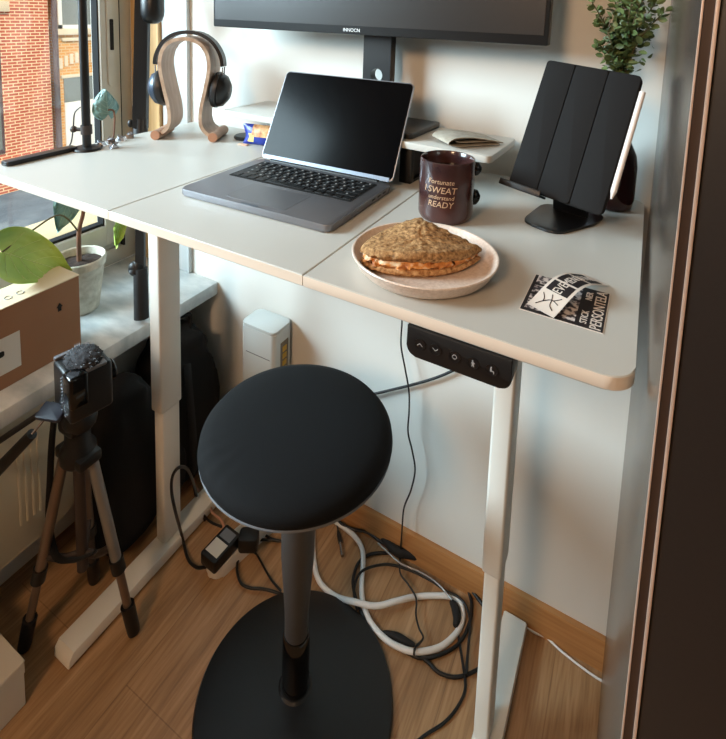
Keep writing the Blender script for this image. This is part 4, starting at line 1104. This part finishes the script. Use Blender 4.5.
# ------------------------------------------------------------------ cables and bits on the floor
def cable(name, label, pts, r, m_, cat='cable', group=None, extra=None):
    b = B(); tube(b, pts, r, 8, 8)
    if extra: extra(b)
    o = single(name, label, cat, b, m_, group, 60)
    return o
W = [(300, 545), (306, 520), (322, 514), (337.6, 523), (355, 537), (363, 553), (361.7, 583.7), (363, 602), (371.5, 623.5), (388, 641), (409, 651), (423, 651.6), (442, 646), (458, 630.5), (463, 614), (458, 600), (446.5, 596), (418, 596.5), (397, 601), (376, 606), (355, 602), (336, 596.5), (320, 582.5), (314, 562), (313, 530), (316, 512)]
zz = [.007] * len(W)
for i in range(17, 24): zz[i] = .007
P_ = []
for i, (x, y) in enumerate(W):
    z = .008 if not (18 <= i <= 20) else .022
    P_.append(at(x, y, 2, z))
cable('cable', 'thick white looped cable on the floor behind the stool', P_, .0062, ms['wcable'])
cable('cable', 'black cable coil nearest the skirting board behind the white loop', fl([(335, 518), (343, 525), (355, 530), (367, 532), (380, 541), (395, 551), (410, 556), (425, 560), (440, 565), (451, 570), (462, 579), (470, 588), (482, 604), (492, 616)], .012), .0042, ms['cable'])
cable('cable', 'black cable making the wide round loop around the white cable', fl([(390, 553), (371.5, 554), (360, 561), (355, 571), (353, 584), (357, 602), (367, 621), (385, 635), (400, 648), (421, 658), (442, 654), (460, 642), (470, 621), (471, 600), (464, 585), (450, 574)], .005), .0038, ms['cable'])
cable('cable', 'thinner black cable arching inside the wide loop', fl([(357, 610), (354, 592), (358, 576), (368, 568), (388, 564.5), (409, 570), (430, 580), (446, 591), (458, 597), (466, 606), (470, 622), (468, 650), (466, 675)], .014), .0030, ms['cable'])
cable('cable', 'black cable running from the loop down to the photo bottom', fl([(454, 600), (457, 625), (459, 640), (464, 672), (465, 690), (458, 706), (445, 722), (424, 736), (405, 752)], .004), .0030, ms['cable'])
cable('cable', 'black cable sweeping from the loop past the right desk leg', fl([(395, 640), (410, 650), (426.5, 661), (438, 672), (452, 677), (466, 675), (480, 668), (500, 655)], .004), .0036, ms['cable'])
cable('cable', 'thin grey cable lying beside the black coil near the skirting', fl([(378, 543), (384, 548.5), (400, 563), (418, 571), (432, 579), (441, 587), (452, 600)], .020), .0024, ms['trigrey'])
b = B(); tube(b, fl([(381, 535), (388, 543), (398, 551), (408, 553), (422, 557), (436, 563)], .016), lambda q: .0065 + .006 * sin(pi * q), 12, 8)
single('velcro_tie', 'black bundle of tied cable lying against the skirting', 'cable tie', b, ms['matte'], ang=60)
b = B(); tube(b, fl([(451, 601), (455, 608), (457, 618), (455, 626)], .014), lambda q: .005 + .005 * sin(pi * q), 12, 8)
single('velcro_tie', 'black strap wrapped at the right end of the white loop', 'cable tie', b, ms['matte'], ang=60)
b = B(); tube(b, fl([(383, 632), (395, 636), (405, 641), (415, 645)], .010), lambda q: .003 + .005 * sin(pi * q), 12, 8)
single('velcro_tie', 'black strap under the front of the white loop', 'cable tie', b, ms['matte'], ang=60)
# usb plug
u0, u1, u2 = fl([(338, 530), (340.5, 543), (342.5, 556)], .006)
t = thing('usb_plug', 'small black usb plug with silver tip beside the stool column', 'plug', u1)
b = B(); tube(b, [u0 + (u0 - u1) * .8, u0, u1], lambda q: .002 + (.0035 if q > .6 else 0), 8, 3); obj('plug_grip', b, ms['cable'], t)
b = B(); cyl(b, u1, u2, .0045, .0045, 8); obj('metal_tip', b, ms['steel'], t)
# hanging cable
H = [(402, 300, 1.09), (402, 322, 1.09), (401, 345, 1.09), (405, 368, 1.09), (409, 392, 1.09), (409, 412, 1.09), (408, 432, 1.09), (412, 450, 1.09), (415, 470, 1.09), (411, 490, 1.09), (404, 508, 1.09), (402, 530, 1.085)]
hp_ = [at(x, y, 1, yy) for x, y, yy in H] + fl([(400.5, 552), (400, 572), (408, 584), (416, 598), (416, 615), (419, 628), (423, 638), (415, 648), (414, 655)], .018)
cable('cable', 'thin wavy black cable hanging from the desk down to the floor', hp_, .0022, ms['cable'])
cable('cable', 'black cable crossing the wall below the control panel', [at(x, y, 1, 1.105) for x, y in ((345, 398), (373, 394), (395, 389), (415, 384), (435, 378), (452, 371), (480, 357), (505, 340))], .0034, ms['cable'])
cable('cable', 'thin white cable on the floor right of the right desk foot', fl([(520, 622), (534, 632), (547, 638), (560, 650), (580, 666), (597, 678), (603, 681)], .004), .0024, ms['wcable'])
# left cluster
C1 = [at(197, 560, 2, .012), at(187.6, 556, 2, .012), at(183, 545, 2, .02)] 
C1 = [at(206, 567, 2, .03), at(196, 567, 2, .015), at(187.6, 558, 2, .010), at(182, 536, 2, .03), at(175, 510, 1, .765), at(171.5, 490, 1, .765), at(173, 475, 1, .77), at(180, 467, 1, .785), at(188, 470, 1, .83), at(194, 485, 1, .90), at(199, 505, 1, .95), at(205, 520, 2, .02)]
cable('cable', 'black cable arching up beside the left desk leg', C1, .0036, ms['cable'])
cable('cable', 'black cable loop between power adapter and stool column', fl([(262, 533), (272, 539), (281, 541), (280, 541), (268, 540), (256, 540.5), (247, 546), (239, 557), (237, 570), (241, 583), (250, 588), (262.5, 589), (275, 592), (288, 597)], .008), .0032, ms['cable'])
cable('cable', 'thin black cable from the adapter towards the stool column', fl([(240, 546), (254, 552), (260, 560), (266, 571), (273, 582), (281, 591)], .005), .0026, ms['cable'])
cable('cable', 'pinkish beige cable curling left of the stool seat', [at(x, y, 2, .02) for x, y in ((194, 479), (197, 488), (205, 497), (210, 504), (212, 512), (221, 520), (224, 529), (221, 535))], .0032, ms['pcable'])
cable('cable', 'black cable behind the left rim of the stool seat', [at(x, y, 2, .02) for x, y in ((205, 462), (196, 472), (193, 483), (199, 505), (208, 520), (222, 527))], .0030, ms['cable'])
# power strip and adapter
pa, pb = at(214, 572, 2, .0), at(262, 529, 2, .0); d_ = (pb - pa); d_.z = 0; Lg = d_.length; d_.normalize(); s_ = Vector((-d_.y, d_.x, 0))
PM = frame(Vector((pa.x, pa.y, 0)), d_, s_, Vector((0, 0, 1)))
t = thing('power_strip', 'white power strip on the floor left of the stool', 'power strip', M=PM)
b = B(); prism(b, rrect(Lg + .09, .056, .024, 8, Lg / 2 + .03, 0), .034, bev=.006); obj('housing', b, ms['wstrip'], t)
b = B()
for k in range(4): lathe(b, [(0, .0), (.019, 0), (.019, .001), (0, .001)], 24, M=Matrix.Translation((.025 + .05 * k, 0, .0338)))
obj('socket', b, ms['label'], t)
for px, py, lb in ((263, 540, 'white plug in the strip nearest the stool column'),):
    q = PM.inverted() @ at(px, py, 2, .035)
    b = B(); prism(b, rrect(.045, .040, .012, 5), .030, M=PM @ Matrix.Translation((min(q.x, Lg + .03), 0, .0352)), bev=.005)
    single('plug', lb, 'plug', b, ms['wstrip'])
aa, ab = at(207, 566, 2, .045), at(234, 536, 2, .045); d_ = ab - aa; d_.z = 0; La = d_.length; d_.normalize(); s_ = Vector((-d_.y, d_.x, 0))
AM = frame(Vector((aa.x, aa.y, 0)) + s_ * .0, d_, s_, Vector((0, 0, 1)))
t = thing('power_adapter', 'black power adapter with white label lying on the power strip', 'adapter', M=AM)
b = B(); prism(b, rrect(La, .052, .006, 4, La / 2, -.0), .032, M=Matrix.Translation((0, 0, .0348)), bev=.004); obj('brick', b, ms['black'], t)
b = B(); bx(b, .012, La * .55, -.020, .020, .0668, .0673); obj('paper_label', b, ms['label'], t)
b = B(); bx(b, La * .62, La * .9, -.018, .018, .0668, .0672); obj('grey_sticker', b, ms['alu'], t)
b = B(); prism(b, rrect(.05, .04, .01, 4), .038, M=T(ab.x + .045, ab.y + .005, .0352, R(30)), bev=.006); single('plug', 'black plug in the strip behind the labelled adapter', 'plug', b, ms['cable'])

# carton bottom-left
t = thing('carton', 'low white carton on the floor at the bottom left corner', 'box', (-1.09, .30, 0))
b = B(); bx(b, -1.215, -.984, .12, .466, 0, .097, .002, 1); obj('tray', b, ms['wbox'], t)
b = B(); bx(b, -1.2155, -.9835, .119, .468, .097, .1005, .001, 1); bx(b, -.9838, -.9828, .12, .466, .075, .0985); obj('lid', b, ms['wbox'], t)

# ------------------------------------------------------------------ light
wd = bpy.data.worlds.new('sky'); scene.world = wd; wd.use_nodes = True
nt = wd.node_tree; bg = nt.nodes['Background']
bg.inputs['Color'].default_value = (.74, .87, 1.0, 1); bg.inputs['Strength'].default_value = 1.3
def area(name, loc, target, sx, sy, power, col, portal=False):
    l = bpy.data.lights.new(name, 'AREA'); l.shape = 'RECTANGLE'; l.size = sx; l.size_y = sy; l.energy = power; l.color = col
    o = bpy.data.objects.new(name, l); COL.objects.link(o); o.location = loc
    o.rotation_euler = (Vector(target) - Vector(loc)).to_track_quat('-Z', 'Y').to_euler()
    return o
area('daylight_through_window', (-2.35, .45, 2.15), (-.75, .75, .75), 1.5, 1.0, 7, (.68, .90, 1.0))
area('daylight_side_through_window', (-4.2, -1.9, 2.75), (-.55, 1.1, .45), 2.6, 2.2, 860, (.68, .90, 1.0))
area('ceiling_lamp', (-.42, -1.35, 2.15), (-.4, 1.1, 1.1), .4, .4, 27, (1.0, .62, .36))
sn = bpy.data.lights.new('sun', 'SUN'); sn.energy = 3.3; sn.angle = R(2); sn.color = (1, .90, .74)
so = bpy.data.objects.new('sun', sn); COL.objects.link(so); so.location = (3, 0, 8); so.rotation_euler = Vector((-.75, .25, -.62)).to_track_quat('-Z', 'Y').to_euler()

scene.view_settings.view_transform = 'Standard'; scene.view_settings.look = 'None'; scene.view_settings.gamma = 1.0
scene.view_settings.use_curve_mapping = False; scene.view_settings.exposure = -0.08
